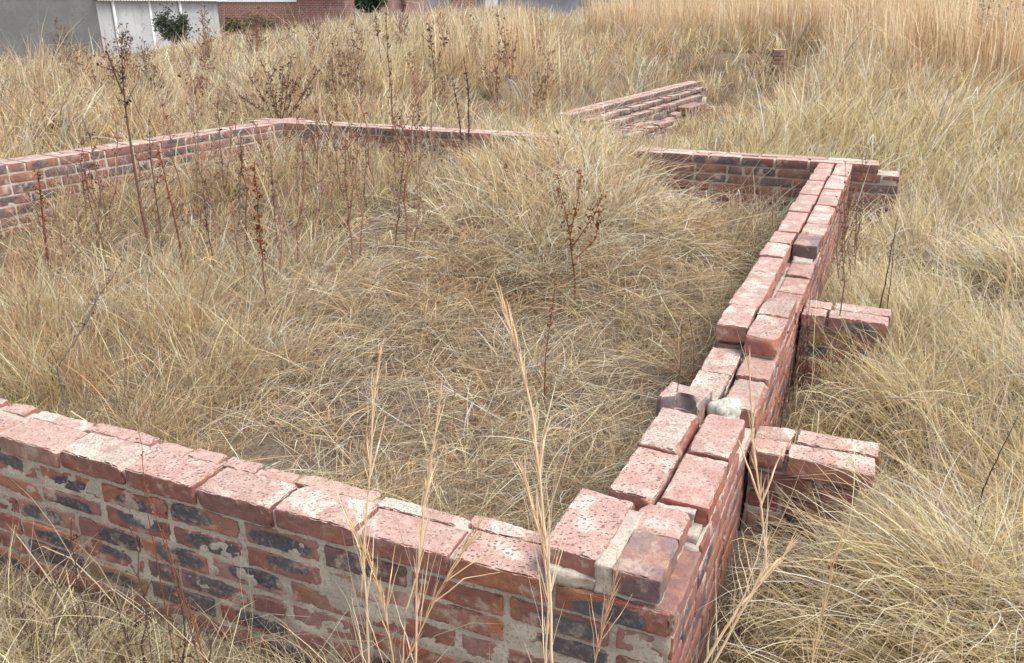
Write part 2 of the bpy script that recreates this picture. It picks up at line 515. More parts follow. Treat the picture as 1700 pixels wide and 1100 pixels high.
# two headers on the corner
brick(B, fr, .002, .150, -.099, -.002, ZT - BH, ZT, col=(.15, .10, .11), burn=0, exp_=.28, rnd=.1, chip=.3)
brick(B, fr, .154, .262, -.112, -.004, ZT - BH, ZT - .002, col=(.30, .14, .12), burn=0, exp_=.9, rnd=.3, chip=.6)
brick(B, fr, .014, .262, -.252, -.128, ZT - BH, ZT + .002, col=(.32, .14, .11), exp_=1., rnd=.42, chip=.4)
A0 = CORNER + RU * .034; A1 = CORNER + RV * 5.19
RV2 = (A1 - A0) / np.linalg.norm(A1 - A0); RU2 = np.array([RV2[1], -RV2[0]])
fr = FRL = Frame(A0, RV2, RU2)


def pale(): return random.choice([(.34, .14, .11), (.30, .10, .075), (.37, .17, .13)])


for a, dz in ((.285, .003), (.52, .006)):
    brick(B, fr, a, a + .222, -.109, -.004, ZT - BH + .004, ZT, col=pale(), exp_=1., dz=dz, yaw=.012, rnd=.45)
    brick(B, fr, a - .012, a + .205, -.226, -.121, ZT - BH + .004, ZT, col=pale(), exp_=1., dz=dz, yaw=.02, rnd=.9 if a > .4 else .5)
# inner leaf
course(B, fr, .75, 1.43, -.222, -.118, ZT - CH, header_p=.15, burn_p=.1, exp_=1., first=.2, colf=pale, jit=.006, dzj=.006)
s = 1.44
while s < LONG - .1:
    brick(B, fr, s, min(s + .232, LONG), -.224 + random.uniform(-.004, .004), -.12 + random.uniform(-.004, .004), ZT - BH, ZT + random.uniform(-.003, .006), col=pale(), exp_=1., yaw=random.uniform(-.02, .02), det=2 if s < 3 else 1, rnd=random.uniform(.3, .75))
    s += .236
# outer leaf
for s0, kk in ((1.36, .4), (1.60, .6)):
    brick(B, fr, s0, s0 + .225, -.110, -.004, ZT - BH, ZT + .006, col=pale() if kk < .5 else (.30, .16, .12), exp_=1., yaw=.02, rnd=kk + .1)
s = 2.62
while s < LONG - .1:
    brick(B, fr, s, min(s + .232, LONG), -.108 + random.uniform(-.004, .004), -.002 + random.uniform(-.004, .004), ZT - BH, ZT + random.uniform(-.003, .006), col=pale() if s > 2.7 else (.10, .08, .085), exp_=1. if s > 2.7 else .35, yaw=random.uniform(-.02, .02), det=2 if s < 3 else 1, rnd=random.uniform(.3, .75))
    s += .236
course(B, fr, .96, LONG, -.106, -.002, ZT - CH, header_p=.1, burn_p=.2, exp_=.8, colf=lambda: random.choice([(.26, .11, .085), (.30, .12, .09), (.20, .10, .08)]), dzj=.006)
course(B, fr, .0, .74, -.106, -.002, ZT - CH, header_p=.1, burn_p=.3)
for k in range(2, 9):
    course(B, fr, 0.01, LONG, -.106, -.004, ZT - CH * k, header_p=.15, first=.116 if k % 2 else 0, burn_p=.35, det=1 if k < 6 else 0, exp_=.8 if k == 2 else 0.)
course(B, fr, .75, LONG, -.222, -.118, ZT - CH * 2, header_p=.1, burn_p=.2, det=1)
course(B, fr, 1.44, LONG, -.222, -.118, ZT - CH, header_p=.1, burn_p=.2, det=1)
B.build('brick_facing', M_BRICK, root)
B = MB()
slab(B, fr, .16, LONG, -.214, -.011, -.1, ZT - CH * 2 + .006)
slab(B, fr, .01, .2, -.09, -.012, -.1, ZT - CH - .004)
slab(B, fr, .22, .74, -.214, -.009, ZT - CH * 2, ZT - CH + .006)
slab(B, fr, .235, .75, -.213, -.014, ZT - CH, ZT - .040, cell=.012)
slab(B, fr, .262, .284, -.118, -.030, ZT - CH, ZT - .004, cell=.006, amp=.007)
slab(B, fr, .74, 1.44, -.213, -.120, ZT - CH * 2, ZT - CH - .02, cell=.012)
slab(B, fr, .98, 1.36, -.104, -.010, ZT - CH * 2, ZT - CH - .02, cell=.012)
slab(B, fr, 1.36, LONG, -.212, -.010, ZT - CH * 2, ZT - CH - .012)
slab(B, fr, 1.46, LONG, -.211, -.130, ZT - CH, ZT - .034, cell=.02)
slab(B, fr, 1.37, 1.83, -.104, -.012, ZT - CH, ZT - .034, cell=.02)
slab(B, fr, 2.64, LONG, -.104, -.012, ZT - CH, ZT - .034, cell=.02)
slab(B, fr, 2.54, 2.62, -.10, -.02, ZT - CH - .02, ZT - .054, cell=.01)
B.build('mortar_bed', M_MORTAR, root)
# stub piers on the outer side (one run of bricks square to the wall)
for s0, plen, wd in ((.835, .325, .18), (2.055, .325, .195)):
    pf = Frame(A0 + RV2 * s0, RU2, RV2)
    pr = MB(); mm = MB()
    zt = ZT - CH * 2 + .006; hw = wd / 2
    for row, (ta, tb) in enumerate(((.0, hw - .004), (hw + .004, wd))):
        fl = .095 + .012 * row
        brick(pr, pf, .004, fl, ta, tb, zt - BH, zt, col=pale(), exp_=1., rnd=.45)
        brick(pr, pf, fl + .010, plen + row * .006, ta + .002, tb + .002, zt - BH, zt + .003, col=(.33, .15, .12) if s0 < 1 else (.27, .15, .13), exp_=1., rnd=.5, burn=float(s0 > 1 and row == 0), yaw=.015)
    for kq, (ex, tq) in enumerate(((plen - .03, .010), (plen - .05, .018), (.13, .012), (.13, .012), (.12, .012))):
        course(pr, pf, .006, ex, tq, tq + hw - .01, zt - CH * (kq + 1), header_p=.3, burn_p=.2, det=2 if kq < 2 else 1, mod=.19)
        course(pr, pf, .006, ex, tq + hw, wd - .006, zt - CH * (kq + 1), header_p=.3, burn_p=.2, det=1, mod=.19)
    slab(mm, pf, .004, plen - .03, .020, wd - .02, zt - CH - .02, zt - .040, cell=.01, amp=.006)
    slab(mm, pf, .004, plen - .06, .028, wd - .02, zt - CH * 3 + .01, zt - CH - .010, cell=.01, amp=.006)
    slab(mm, pf, .004, .115, .024, wd - .02, -.05, zt - CH * 3 + .015, cell=.012, amp=.006)
    po = pr.build('stub_pier', M_BRICK, root)
    mo = mm.build('mortar_bed', M_MORTAR, root); mo.parent = po

# ---- rear wall
fr = Frame(B0 + BN * .222, BE, -BN)              # t: 0 at the face towards the camera
BLEN = 5.25
root = wall_root('brick_wall', 'rear brick wall across the far side of the overgrown room, its middle buried under grass', fr, 1.0, .11)
B = MB()
for k in range(-1, 9):
    zt = ZT - CH * k + .004
    if k == -1:
        a, b = 2.3, BLEN
    elif k == 0: a, b = .0, BLEN
    else: a, b = -.14, BLEN
    for (ta, tb) in ((.0, .106), (.116, .222)):
        if k > 1 and ta > 0: continue
        ex = 1. if (k == -1 or (k == 0) or (k == 1 and ta < .2)) else 0.
        course(B, fr, a, b, ta, tb, zt, header_p=.12, first=.116 if k % 2 else 0, burn_p=.3, det=1, exp_=ex, colf=dull)
B.build('brick_facing', M_BRICK, root)
B = MB()
slab(B, fr, -.12, BLEN, .008, .214, -.1, ZT - CH + .004, cell=.03)
slab(B, fr, .01, BLEN, .009, .213, ZT - CH, ZT - .004, cell=.03)
slab(B, fr, 2.31, BLEN, .010, .212, ZT - .01, ZT + CH - .006, cell=.03)
B.build('mortar_bed', M_MORTAR, root)

# ---- left wall
fr = Frame(L0 + LN * .222, LE, -LN)
LLEN = 6.25
root = wall_root('brick_wall', 'brick wall with dark burnt bricks and pale joints running along the far side behind tall dead weeds', fr, 4.2, .11)
B = MB()
for k in range(-1, 9):
    zt = ZT - CH * k + .004
    for (ta, tb) in ((.0, .106), (.116, .222)):
        if k > 0 and ta > 0: continue
        course(B, fr, 1.2, LLEN, ta, tb, zt, header_p=.35, first=.116 if k % 2 else 0, burn_p=.45, det=1, exp_=1. if k == -1 else 0, colf=dull)
B.build('brick_facing', M_BRICK, root)
B = MB()
slab(B, fr, 1.2, LLEN, .006, .214, -.15, ZT + CH - .006, cell=.03)
B.build('mortar_bed', M_MORTAR, root)

# ------------------------------------------------------------------ loose things on the long wall
fr = FRL
p = fr.w(np.array([[.84, -.19, 0.]]))[0]


def scoop(X, half):
    fx = np.clip(-X[:, 0] / half[0], 0, 1)              # towards the camera
    X = X.copy()
    w = 1 - np.clip(np.abs(X[:, 1] - .004) / (half[1] * .82), 0, 1) ** 2
    X[:, 0] += fx * w * .062 * (.45 + .55 * (X[:, 2] / half[2] * .5 + .5))
    X[:, 2] -= fx * w * .012 * (X[:, 2] > 0)
    return X


B = MB(); brick(B, fr, .772, .885, -.248, -.125, ZT - CH + .003, ZT - CH + .078, col=(.17, .145, .155), exp_=.85, notch=scoop, rnd=.6, chip=.3, yaw=.12)
o = B.build('broken_brick', M_BRICK, origin=(p[0], p[1], ZT - CH))
tag(o, 'broken brick with a scooped grey hollow side lying loose on top of the long wall', 'brick')


def rock(name, c, r, squash, mat, label, cat, group=None):
    P, q = gridbox(10, 9, 8)
    d = P / np.linalg.norm(P, axis=1)[:, None] * .75 + P * .25
    k = random.random() * 40
    d = d * (.75 + .5 * vnoise3(d * 1.8 + k, 4))[:, None] + .12 * (vnoise3(d * 5 + k, 6)[:, None] - .5) * d
    b = MB(); b.add(np.array(c) + d * np.array(squash) * r, q)
    o = b.build(name, mat, origin=c); tag(o, label, cat, group); return o


p = fr.w(np.array([[.835, -.075, ZT - CH * 2 + .085]]))[0]
rock('stone', tuple(p), .052, (.9, .85, 1.1), M_STONE, 'pale rounded stone wedged in the missing brick gap on top of the long wall', 'stone')
BRICK_TRENCH = True

# ------------------------------------------------------------------ far low walls with stacked bricks between
tv = np.array([3.262 - .697, 14.847 - 10.003]); tv /= np.linalg.norm(tv); tu = np.array([tv[1], -tv[0]])
fr = Frame(np.array([.70, 10.0]), tv, tu)
gz = .22
root = wall_root('brick_wall', 'far low brick wall with a pale top, beyond the room, above a heap of stacked bricks', fr, 2.5, -.05)
B = MB()
for lf, (ta_, zt_, a_, b_) in enumerate(((.012, .37, .2, 5.2), (.126, .30, .35, 4.6))):
    for k in range(3): course(B, fr, a_ + .04 * k, b_, ta_, ta_ + .106, zt_ - CH * k, det=1, burn_p=.3, header_p=.4, exp_=float(k == 0), jit=.012, dzj=.008, colf=lambda: random.choice([(.17, .12, .11), (.11, .10, .11), (.22, .14, .125), (.26, .21, .19)]))
for k in range(5):
    course(B, fr, 0, 5.3, -.222, -.116, .45 - CH * k, det=0, burn_p=.0, exp_=float(k == 0))
    course(B, fr, 0, 5.3, -.106, 0, .45 - CH * k, det=1, burn_p=.7, exp_=float(k == 0), colf=lambda: random.choice([(.20, .10, .09), (.12, .10, .11), (.25, .13, .11), (.16, .13, .13)]))
B.build('brick_facing', M_BRICK, root)
B = MB(); slab(B, fr, 0.01, 5.29, -.214, -.008, 0, .44, cell=.06); slab(B, fr, .24, 4.85, .0, .22, 0, .24, cell=.06); B.build('mortar_bed', M_MORTAR, root)
root = wall_root('brick_wall', 'lowest far brick wall of greyish broken courses in front of the stacked bricks', fr, 2.0, .9)
B = MB()
for k in range(4):
    course(B, fr, .25 + k * .05, 2.3 - .4 * (k == 0), .52, .626, .22 - CH * k, det=1, burn_p=.3, exp_=float(k == 0), jit=.02, dzj=.01, colf=lambda: random.choice([(.17, .12, .11), (.14, .125, .125), (.26, .13, .11), (.3, .24, .21)]))
B.build('brick_facing', M_BRICK, root)
B = MB(); slab(B, fr, .3, 2.25, .525, .62, -.05, .15, cell=.05); B.build('mortar_bed', M_MORTAR, root)
protos = []
for i in range(4):
    B = MB(); f0 = Frame((0, 0), (1, 0), (0, 1))
    brick(B, f0, -.111, .111, -.053, .053, 0, .06, det=1, exp_=.6, burn=float(i == 1), col=[(.27, .13, .11), (.17, .13, .125), (.36, .27, .24), (.26, .19, .17)][i])
    o = B.build('loose_brick', M_BRICK, origin=(0, 0, 0)); protos.append(o)
used = [0] * 4


def put_brick(s, t, z, rz, tilt, label, group):
    i = random.randrange(4); o = protos[i]
    if used[i]: o = o.copy(); COL.objects.link(o)
    used[i] += 1
    q = fr.w(np.array([[s, t, z]]))[0]
    o.location = q; o.rotation_euler = (tilt[0], tilt[1], math.atan2(tv[1], tv[0]) + rz)
    tag(o, label, 'brick', group)


for i in range(9):
    put_brick(3.2 + i * .085, .36 + random.uniform(-.02, .02), .19, R(90), (R(90), 0, 0), 'brick set on edge in a neat row between the two far low walls', 'bricks stacked between the far low walls')
for t_, z_, rz0, st_ in ((.32, .165, 0, .238), (.43, .13, 90, .125)):
    s_ = .25 + random.uniform(0, .1)
    while s_ < 4.6:
        if random.random() < .7 and not (3.0 < s_ < 4.1):
            put_brick(s_, t_ + random.uniform(-.02, .02), z_ + random.choice((0, 0, -.05)) - .012 * s_ + random.uniform(-.01, .01), R(rz0) + random.uniform(-.09, .09), (random.uniform(-.06, .06), random.uniform(-.06, .06)), 'weathered brick laid in loose stepped rows between the two far low walls', 'bricks laid loosely between the far low walls')
        s_ += st_
q = at_d(1291, 92, 15.5)
fr_old = fr; fr = Frame((q[0], q[1]), (1, 0), (0, 1))
for i, (s, z, rz) in enumerate([(.02 * (j % 3), .063 * j, .1 * (j % 2)) for j in range(8)]):
    put_brick(s, 0, tz(q[0], q[1]) + z, -math.atan2(tv[1], tv[0]) + rz, (.1, .0), 'dark brick in a small pile poking from the grass below the tallest reddish grass', 'small far pile of dark bricks')
fr = fr_old
for i, (px, py) in enumerate(((1276, 147), (1215, 158))):
    q = at_d(px, py, 11.0)
    q[2] = tz(q[0], q[1]) + .16
    rock('rubble_stone', tuple(q), .075, (1.6, 1, .5), M_RUBBLE, ['pale flat lump of rubble lying in the grass past the stacked bricks', 'grey flat rubble lump beside the far end of the stacked bricks'][i], 'rubble')

# ------------------------------------------------------------------ footprints that keep grass out of the masonry
FOOT = []


def foot(fr, s0, s1, t0, t1, z): FOOT.append((fr, s0, s1, t0, t1, z))


foot(Frame(CORNER, FE, FN), -.03, FLEN, -.012, .165, ZT - CH)
foot(Frame(CORNER, RV, RU), -.01, .3, -.26, .0, ZT)
foot(FRL, -.01, LONG, -.228, .008, ZT)
for s0 in (.835, 2.055): foot(Frame(A0 + RV2 * s0, RU2, RV2), 0, .335, -.005, .2, ZT - CH * 2)
foot(Frame(B0 + BN * .222, BE, -BN), -.15, BLEN, -.01, .23, ZT)
foot(Frame(L0 + LN * .222, LE, -LN), 1.2, LLEN, -.01, .23, ZT + CH)
foot(fr_old, 0, 5.3, -.23, .01, .45)
foot(fr_old, .05, 5., .01, .62, .22)


def blocked(P, margin=0.0):
    bad = np.zeros(len(P), bool)
    for f, s0, s1, t0, t1, z in FOOT:
        d = P[:, :2] - f.o; s = d @ f.e; t = d @ f.n
        bad |= (s > s0 - margin) & (s < s1 + margin) & (t > t0 - margin) & (t < t1 + margin) & (P[:, 2] < z + .02)
    return bad


# ------------------------------------------------------------------ grass
PAL = np.array([(.67, .565, .385),   # 0 pale straw
                (.60, .51, .285),   # 1 yellow straw
                (.56, .42, .25),   # 2 tan
                (.33, .28, .215),   # 3 grey brown
                (.44, .285, .185),   # 4 reddish
                (.45, .40, .245),    # 5 olive
                (.76, .70, .53)]) * np.array((1.08, 1.055, 1.06))   # 6 bleached


def blades(MBo, bx, by, bz, L, phi, th0, th1, w, col, segs, curl=None, roll=None):
    n = len(bx)
    if n == 0: return
    K = segs + 1
    t = np.linspace(0, 1, K)
    th = th0[:, None] + (th1 - th0)[:, None] * t[None, :] ** 1.3
    kn = np.where(rng.uniform(0, 1, n) < .34, rng.normal(.75, .5, n), 0.); tk = rng.uniform(.3, .85, n)
    th = th + kn[:, None] * np.clip((t[None, :] - tk[:, None]) * 9, 0, 1)
    ph = phi[:, None] + (0 if curl is None else curl[:, None] * t[None, :])
    st = (L / segs)[:, None]
    dx = np.sin(th) * np.cos(ph) * st; dy = np.sin(th) * np.sin(ph) * st; dz = np.cos(th) * st
    cx = np.concatenate([np.zeros((n, 1)), np.cumsum(dx[:, :-1], 1)], 1) + bx[:, None]
    cy = np.concatenate([np.zeros((n, 1)), np.cumsum(dy[:, :-1], 1)], 1) + by[:, None]
    cz = np.concatenate([np.zeros((n, 1)), np.cumsum(dz[:, :-1], 1)], 1) + bz[:, None]
    P = np.stack([cx, cy, cz], -1)
    bad = blocked(P.reshape(-1, 3)).reshape(n, K).any(1)
    # keep off the ground
    gmin = terrain(cx[:, -1], cy[:, -1]) + .004
    low = np.maximum(0, gmin - cz[:, -1])
    P[:, :, 2] += low[:, None] * t[None, :] * 1.02
    if roll is None: roll = rng.normal(0, .9, n)
    tap = np.interp(t, [0, .5, .8, 1], [.8, 1, .75, .12])
    wd = np.stack([-np.sin(phi + roll * .3), np.cos(phi + roll * .3), np.sin(roll) * .7], -1); wd /= np.linalg.norm(wd, axis=1)[:, None]
    off = wd[:, None, :] * (w[:, None] * tap[None, :])[:, :, None] * .5
    V = np.stack([P - off, P + off], 2)
    k = ~bad
    V = V[k]; col = col[k]; n = len(V)
    base = (np.arange(n) * K * 2)[:, None] + (np.arange(segs) * 2)[None, :]
    Q = np.stack([base, base + 1, base + 3, base + 2], -1)
    MBo.add(V.reshape(-1, 3), Q.reshape(-1, 4), gc=np.repeat(col, K * 2, 0))


def region(x, y):
    """what the grass is like at x, y"""
    px, py = x - CORNER[0], y - CORNER[1]
    u = px * RU[0] + py * RU[1]; fb = px * FN[0] + py * FN[1]
    rb = (x - B0[0]) * BN[0] + (y - B0[1]) * BN[1]            # > 0: this side of the rear wall
    lb = (x - L0[0]) * LN[0] + (y - L0[1]) * LN[1]
    inside = (fb > .1) & (u < -.1) & (rb > .1) & (lb > .1)
    n1 = fnoise(x * .9, y * .9, 21); n2 = fnoise(x * 2.3, y * 2.3, 22); n3 = fnoise(x * .35, y * .35, 23)
    n = len(x)
    W = np.full((n, 7), .02)
    h = np.full(n, .42); th0 = np.full(n, .35); th1 = np.full(n, .9); ph = np.full(n, .3); sp = np.full(n, 1.6); den = np.ones(n)
    # inside of the room
    i = inside
    lodged = sstep(.42, .6, n1 + .28 * sstep(3.9, 2.3, y) + .12 * np.exp(-((x - .2) / .9) ** 2 - ((y - 3.5) / 1.2) ** 2))
    up = sstep(-.6, -1.4, x) * (y > 2.6)
    lodged = lodged * (1 - .8 * up)
    mound = np.exp(-((x - .35) / 1.0) ** 2 - ((y - 5.2) / 1.3) ** 2)
    h = np.where(i, .22 + .14 * n2 + .05 * up + .13 * mound, h)
    th0 = np.where(i, .36 + .85 * lodged + .25 * mound, th0); th1 = np.where(i, .9 + .9 * lodged + .45 * mound, th1)
    sp = np.where(i, .8 + 2.2 * lodged, sp)
    ph = np.where(i, 5.6 + 3.5 * (n3 - .5) + 4 * (n1 - .5), ph)
    wi = np.stack([.26 + .3 * mound, .16 + .30 * up, .2 + .6 * (n2 > .6), .18 + 1.3 * lodged, .14 + .12 * up, .06 + .16 * up + .04 * lodged, .10 + .12 * mound + .28 * lodged], 1)
    W = np.where(i[:, None], wi, W)
    # right outside
    r = (u > 0) & (rb > -.2)
    flop = sstep(.40, .62, n1)
    h = np.where(r, .22 + .16 * n2, h); th0 = np.where(r, .25 + .55 * flop, th0); th1 = np.where(r, 1.0 + .7 * flop, th1); sp = np.where(r, .9, sp)
    ph = np.where(r, 2.3 + 3.0 * (n3 - .5) + 2.4 * (n1 - .5), ph)
    W = np.where(r[:, None], np.stack([.42 + 0 * n1, .36 + 0 * n1, .07 + .18 * (n2 > .62), .12 + .1 * n1, .03 + 0 * n1, .16 + 0 * n1, .20 + 0 * n1], 1), W)
    den = np.where(r, .45 + .55 * sstep(.02, .3, u), den)
    # front
    f = (fb < 0) & (u < 0)
    h = np.where(f, .20 + .1 * n2, h); th0 = np.where(f, .5, th0); th1 = np.where(f, 1.4, th1); sp = np.where(f, 2.2, sp)
    W = np.where(f[:, None], np.stack([.25 + 0 * n1, .15 + 0 * n1, .12 + 0 * n1, .25 + 0 * n1, .04 + 0 * n1, .3 + 0 * n1, .12 + 0 * n1], 1), W)
    # beyond
    b = ~(i | r | f)
    right = sstep(-.5, 3.0, x - (y - 8) * .15)
    red = sstep(.50, .66, n3 + .10 * sstep(7, 12, y)) * (1 - right * sstep(11, 8, y))
    red = np.maximum(red, .9 * np.exp(-((x + 4.2) / 1.6) ** 2 - ((y - 10.5) / 2) ** 2) + .9 * np.exp(-((x + 1.5) / 1.3) ** 2 - ((y - 9.5) / 1.6) ** 2))
    qx, qy = x - .70, y - 10.0; qa = qx * .468 + qy * .884; qc = qx * .884 - qy * .468
    trench = sstep(-3.0, -1.4, qa) * sstep(6.3, 5.2, qa) * sstep(-.9, -.25, qc) * sstep(2.6, 1.5, qc)
    big_ = fnoise(x * .75, y * .75, 61)
    h = np.where(b, (.24 + .26 * n2 + .10 * sstep(9, 20, y) + .12 * right) * (.6 + .8 * big_) * (1 - .52 * trench) * (1 - .45 * sstep(14, 26, y) * sstep(-.3, -.45, x / y)), h)
    th0 = np.where(b, .28, th0); th1 = np.where(b, .85 + .3 * n1, th1); sp = np.where(b, 1.4, sp); ph = np.where(b, .2 + 2 * (n1 - .5), ph)
    W = np.where(b[:, None], np.stack([.42 + 0 * n1, .26 + .32 * right, .16 + .3 * red, .06 + .15 * red, .03 + .5 * red, .04 + .08 * right, .22 + 0 * n1], 1), W)
    gap = sstep(.36, .52, fnoise(x * 4.2, y * 4.2, 88, 2)); den = np.where(i, den * (.40 + .60 * gap), den)
    n4 = fnoise(x * 2.6, y * 2.6, 91, 2); W = W.copy(); W[:, 2] += i * 1.1 * sstep(.58, .68, n4); W[:, 4] += i * .45 * sstep(.62, .7, n4); W[:, 6] += i * .5 * sstep(.40, .32, n4)
    # rounded tussocks: long in the middle, splaying and short at the rim
    near = y < 9
    r1, dx1, dy1, s1 = hummock(x, y, .58, 301); r2, dx2, dy2, s2 = hummock(x, y, 1.5, 311)
    hr = np.where(near, r1, r2); dx = np.where(near, dx1, dx2); dy = np.where(near, dy1, dy2); hs_ = np.where(near, s1, s2)
    amt = np.where(i, .45, 1.0)
    h = h * (1 + amt * (.28 - .62 * np.minimum(hr, 1.1) ** 2)) * (1 + .25 * (hs_ - 1))
    th0 = th0 + amt * .30 * np.minimum(hr, 1.1)
    out = np.arctan2(dy, dx); k = amt * .8 * np.clip(hr, 0, 1)
    ph = np.arctan2((1 - k) * np.sin(ph) + k * np.sin(out), (1 - k) * np.cos(ph) + k * np.cos(out))
    sp = sp * (1 - .35 * amt)
    ck = _hash(np.floor(hs_ * 9973).astype(np.int64), np.floor(hs_ * 771).astype(np.int64), np.zeros(n, np.int64), 5)
    W = W.copy(); W[:, 2] += .45 * (ck > .80); W[:, 6] += .35 * (ck < .22); W[:, 5] += .22 * ((ck > .45) & (ck < .58)) * (~i); W[:, 3] += .25 * (hr > .92)
    return h, th0, th1, ph, sp, W, den


def scatter(band, tuft_d, nb, w0, segs, hscale=1., half=.74):
    r0, r1 = band
    area = half * (r1 * r1 - r0 * r0); n = int(area * tuft_d)
    r = np.sqrt(rng.uniform(r0 * r0, r1 * r1, n)); a = rng.uniform(-half, half, n)
    x = r * np.sin(a); y = r * np.cos(a)
    clump = fnoise(x * 3.1, y * 3.1, 77)
    keep = rng.uniform(0, 1, n) < ((.45 if r0 < 4 else .3) + 1.0 * sstep(.32, .62, clump))
    keep &= ~((y > 33) & (x < -10))
    x, y = x[keep], y[keep]; n = len(x)
    h, th0, th1, ph, sp, W, den = region(x, y)
    k2 = rng.uniform(0, 1, n) < den
    x, y, h, th0, th1, ph, sp, W = [q[k2] for q in (x, y, h, th0, th1, ph, sp, W)]; n = len(x)
    hv = np.exp(rng.normal(0, .22, n))
    c1 = np.cumsum(W / W.sum(1, keepdims=True), 1)
    tc = (rng.uniform(0, 1, (n, 1)) > c1).sum(1).clip(0, 6)
    tphi = ph + rng.normal(0, 1, n) * sp * .5
    rep = np.repeat(np.arange(n), nb); m = len(rep)
    ba = rng.uniform(0, 2 * np.pi, m); br = rng.uniform(0, 1, m) ** .5 * .045 * (w0 / .0024) ** .5
    bx = x[rep] + br * np.cos(ba); by = y[rep] + br * np.sin(ba)
    phi = np.where(rng.uniform(0, 1, m) < .45, ba, tphi[rep] + rng.normal(0, .5, m))
    L = h[rep] * hv[rep] * rng.uniform(.40, 1.15, m) * hscale * (.92 if r0 < 7 else 1.)
    t0 = np.abs(th0[rep] + rng.normal(0, .22, m)); t1 = t0 + np.abs(th1[rep] - th0[rep] + rng.normal(0, .4, m))
    tc2 = np.where(rng.uniform(0, 1, m) < .7, tc[rep], (rng.uniform(0, 1, (m, 1)) > c1[rep]).sum(1).clip(0, 6))
    col = np.minimum(PAL[tc2] * np.exp(rng.normal(-.04, .34, (m, 1))), .85)
    w = w0 * rng.uniform(.6, 1.35, m)
    blades(G, bx, by, terrain(bx, by) - .01, L, phi, t0, np.minimum(t1, 2.6), w, col, segs, curl=rng.normal(0, 1.1, m))


G = MB()
scatter((1.0, 2.6), 700, 21, .0019, 6)
scatter((2.6, 4.6), 430, 18, .0026, 6)
scatter((4.6, 7.5), 200, 17, .0044, 5)
scatter((7.5, 13), 84, 15, .0072, 4)
scatter((13, 24), 21, 13, .0135, 3)
scatter((24, 50), 6, 12, .023, 3, 1.1)
tag(G.build('dry_grass', M_GRASS), 'matted dry straw grass covering the whole plot', 'grass', kind='stuff')

# tall upright reddish stand on the far right
G = MB()
n = 5200
x = rng.uniform(-1, 16, n); y = rng.uniform(11.5, 26, n)
pr = sstep(.36, .58, fnoise(x * .33, y * .33, 41) + .25 * sstep(3, 7, x) - .3 * sstep(3, 0, x - (y - 12) * .1))
k = rng.uniform(0, 1, n) < pr
x, y = x[k], y[k]; n = len(x); rep = np.repeat(np.arange(n), 22); m = len(rep)
bx = x[rep] + rng.normal(0, .12, m); by = y[rep] + rng.normal(0, .12, m)
hh = (.75 + .55 * fnoise(x * .5, y * .5, 42))[rep] * rng.uniform(.5, 1.2, m)
cols = PAL[rng.choice([0, 0, 2, 2, 4, 6], m)] * np.exp(rng.normal(0, .18, (m, 1)))
blades(G, bx, by, terrain(bx, by), hh, rng.normal(2.8, 1.2, m), np.abs(rng.normal(.08, .08, m)), np.abs(rng.normal(.35, .2, m)), .0095 * rng.uniform(.6, 1.3, m), cols, 4)
tag(G.build('tall_grass', M_GRASS), 'stand of tall upright reddish dry grass on the far rise', 'grass', kind='stuff')


# ------------------------------------------------------------------ weeds
def add_tube(B, pts, r0, r1, col, sides=5):
    v, q = tube_geo(pts, r0, r1, sides); B.add(v, q, gc=col)


def scrap(B, p, size, col, n=1):
    """small curled dead leaf or seed head: crumpled folded quads"""
    for _ in range(n):
        a = rng.normal(0, 1, 3); a /= np.linalg.norm(a); b = np.cross(a, rng.normal(0, 1, 3)); b /= np.linalg.norm(b) + 1e-9
        c = np.cross(a, b) * size * rng.uniform(.15, .5); b = b * rng.uniform(.45, 1.1)
        p = np.array(p); a_ = a * size; b_ = b * size * .5
        B.add([p - a_ * .5, p + b_ * .5 + c, p + a_ * .5, p - b_ * .5 + c], [(0, 1, 2, 3)], gc=np.array(col) * rng.uniform(.7, 1.3))
        B.add([p - b_ * .5, p + a_ * .4 - c, p + b_ * .6, p - a_ * .4 - c], [(0, 1, 2, 3)], gc=np.array(col) * rng.uniform(.7, 1.3))


def wig(p0, p1, n=7, amp=.02, sag=0.):
    p0 = np.array(p0, float); p1 = np.array(p1, float); t = np.linspace(0, 1, n)[:, None]
    L = np.linalg.norm(p1 - p0)
    w = np.cumsum(rng.normal(0, 1, (n, 3)), 0); w -= t * w[-1]; w -= (1 - t) * w[0]
    return p0 + (p1 - p0) * t + w * amp * L / math.sqrt(n) * .6 + np.array([0, 0, 1]) * sag * L * 4 * t * (1 - t)


DARK = (.075, .05, .045); BROWN = (.16, .095, .07); RUST = (.20, .075, .04); STRAW = (.80, .61, .41); GREYB = (.17, .14, .12)


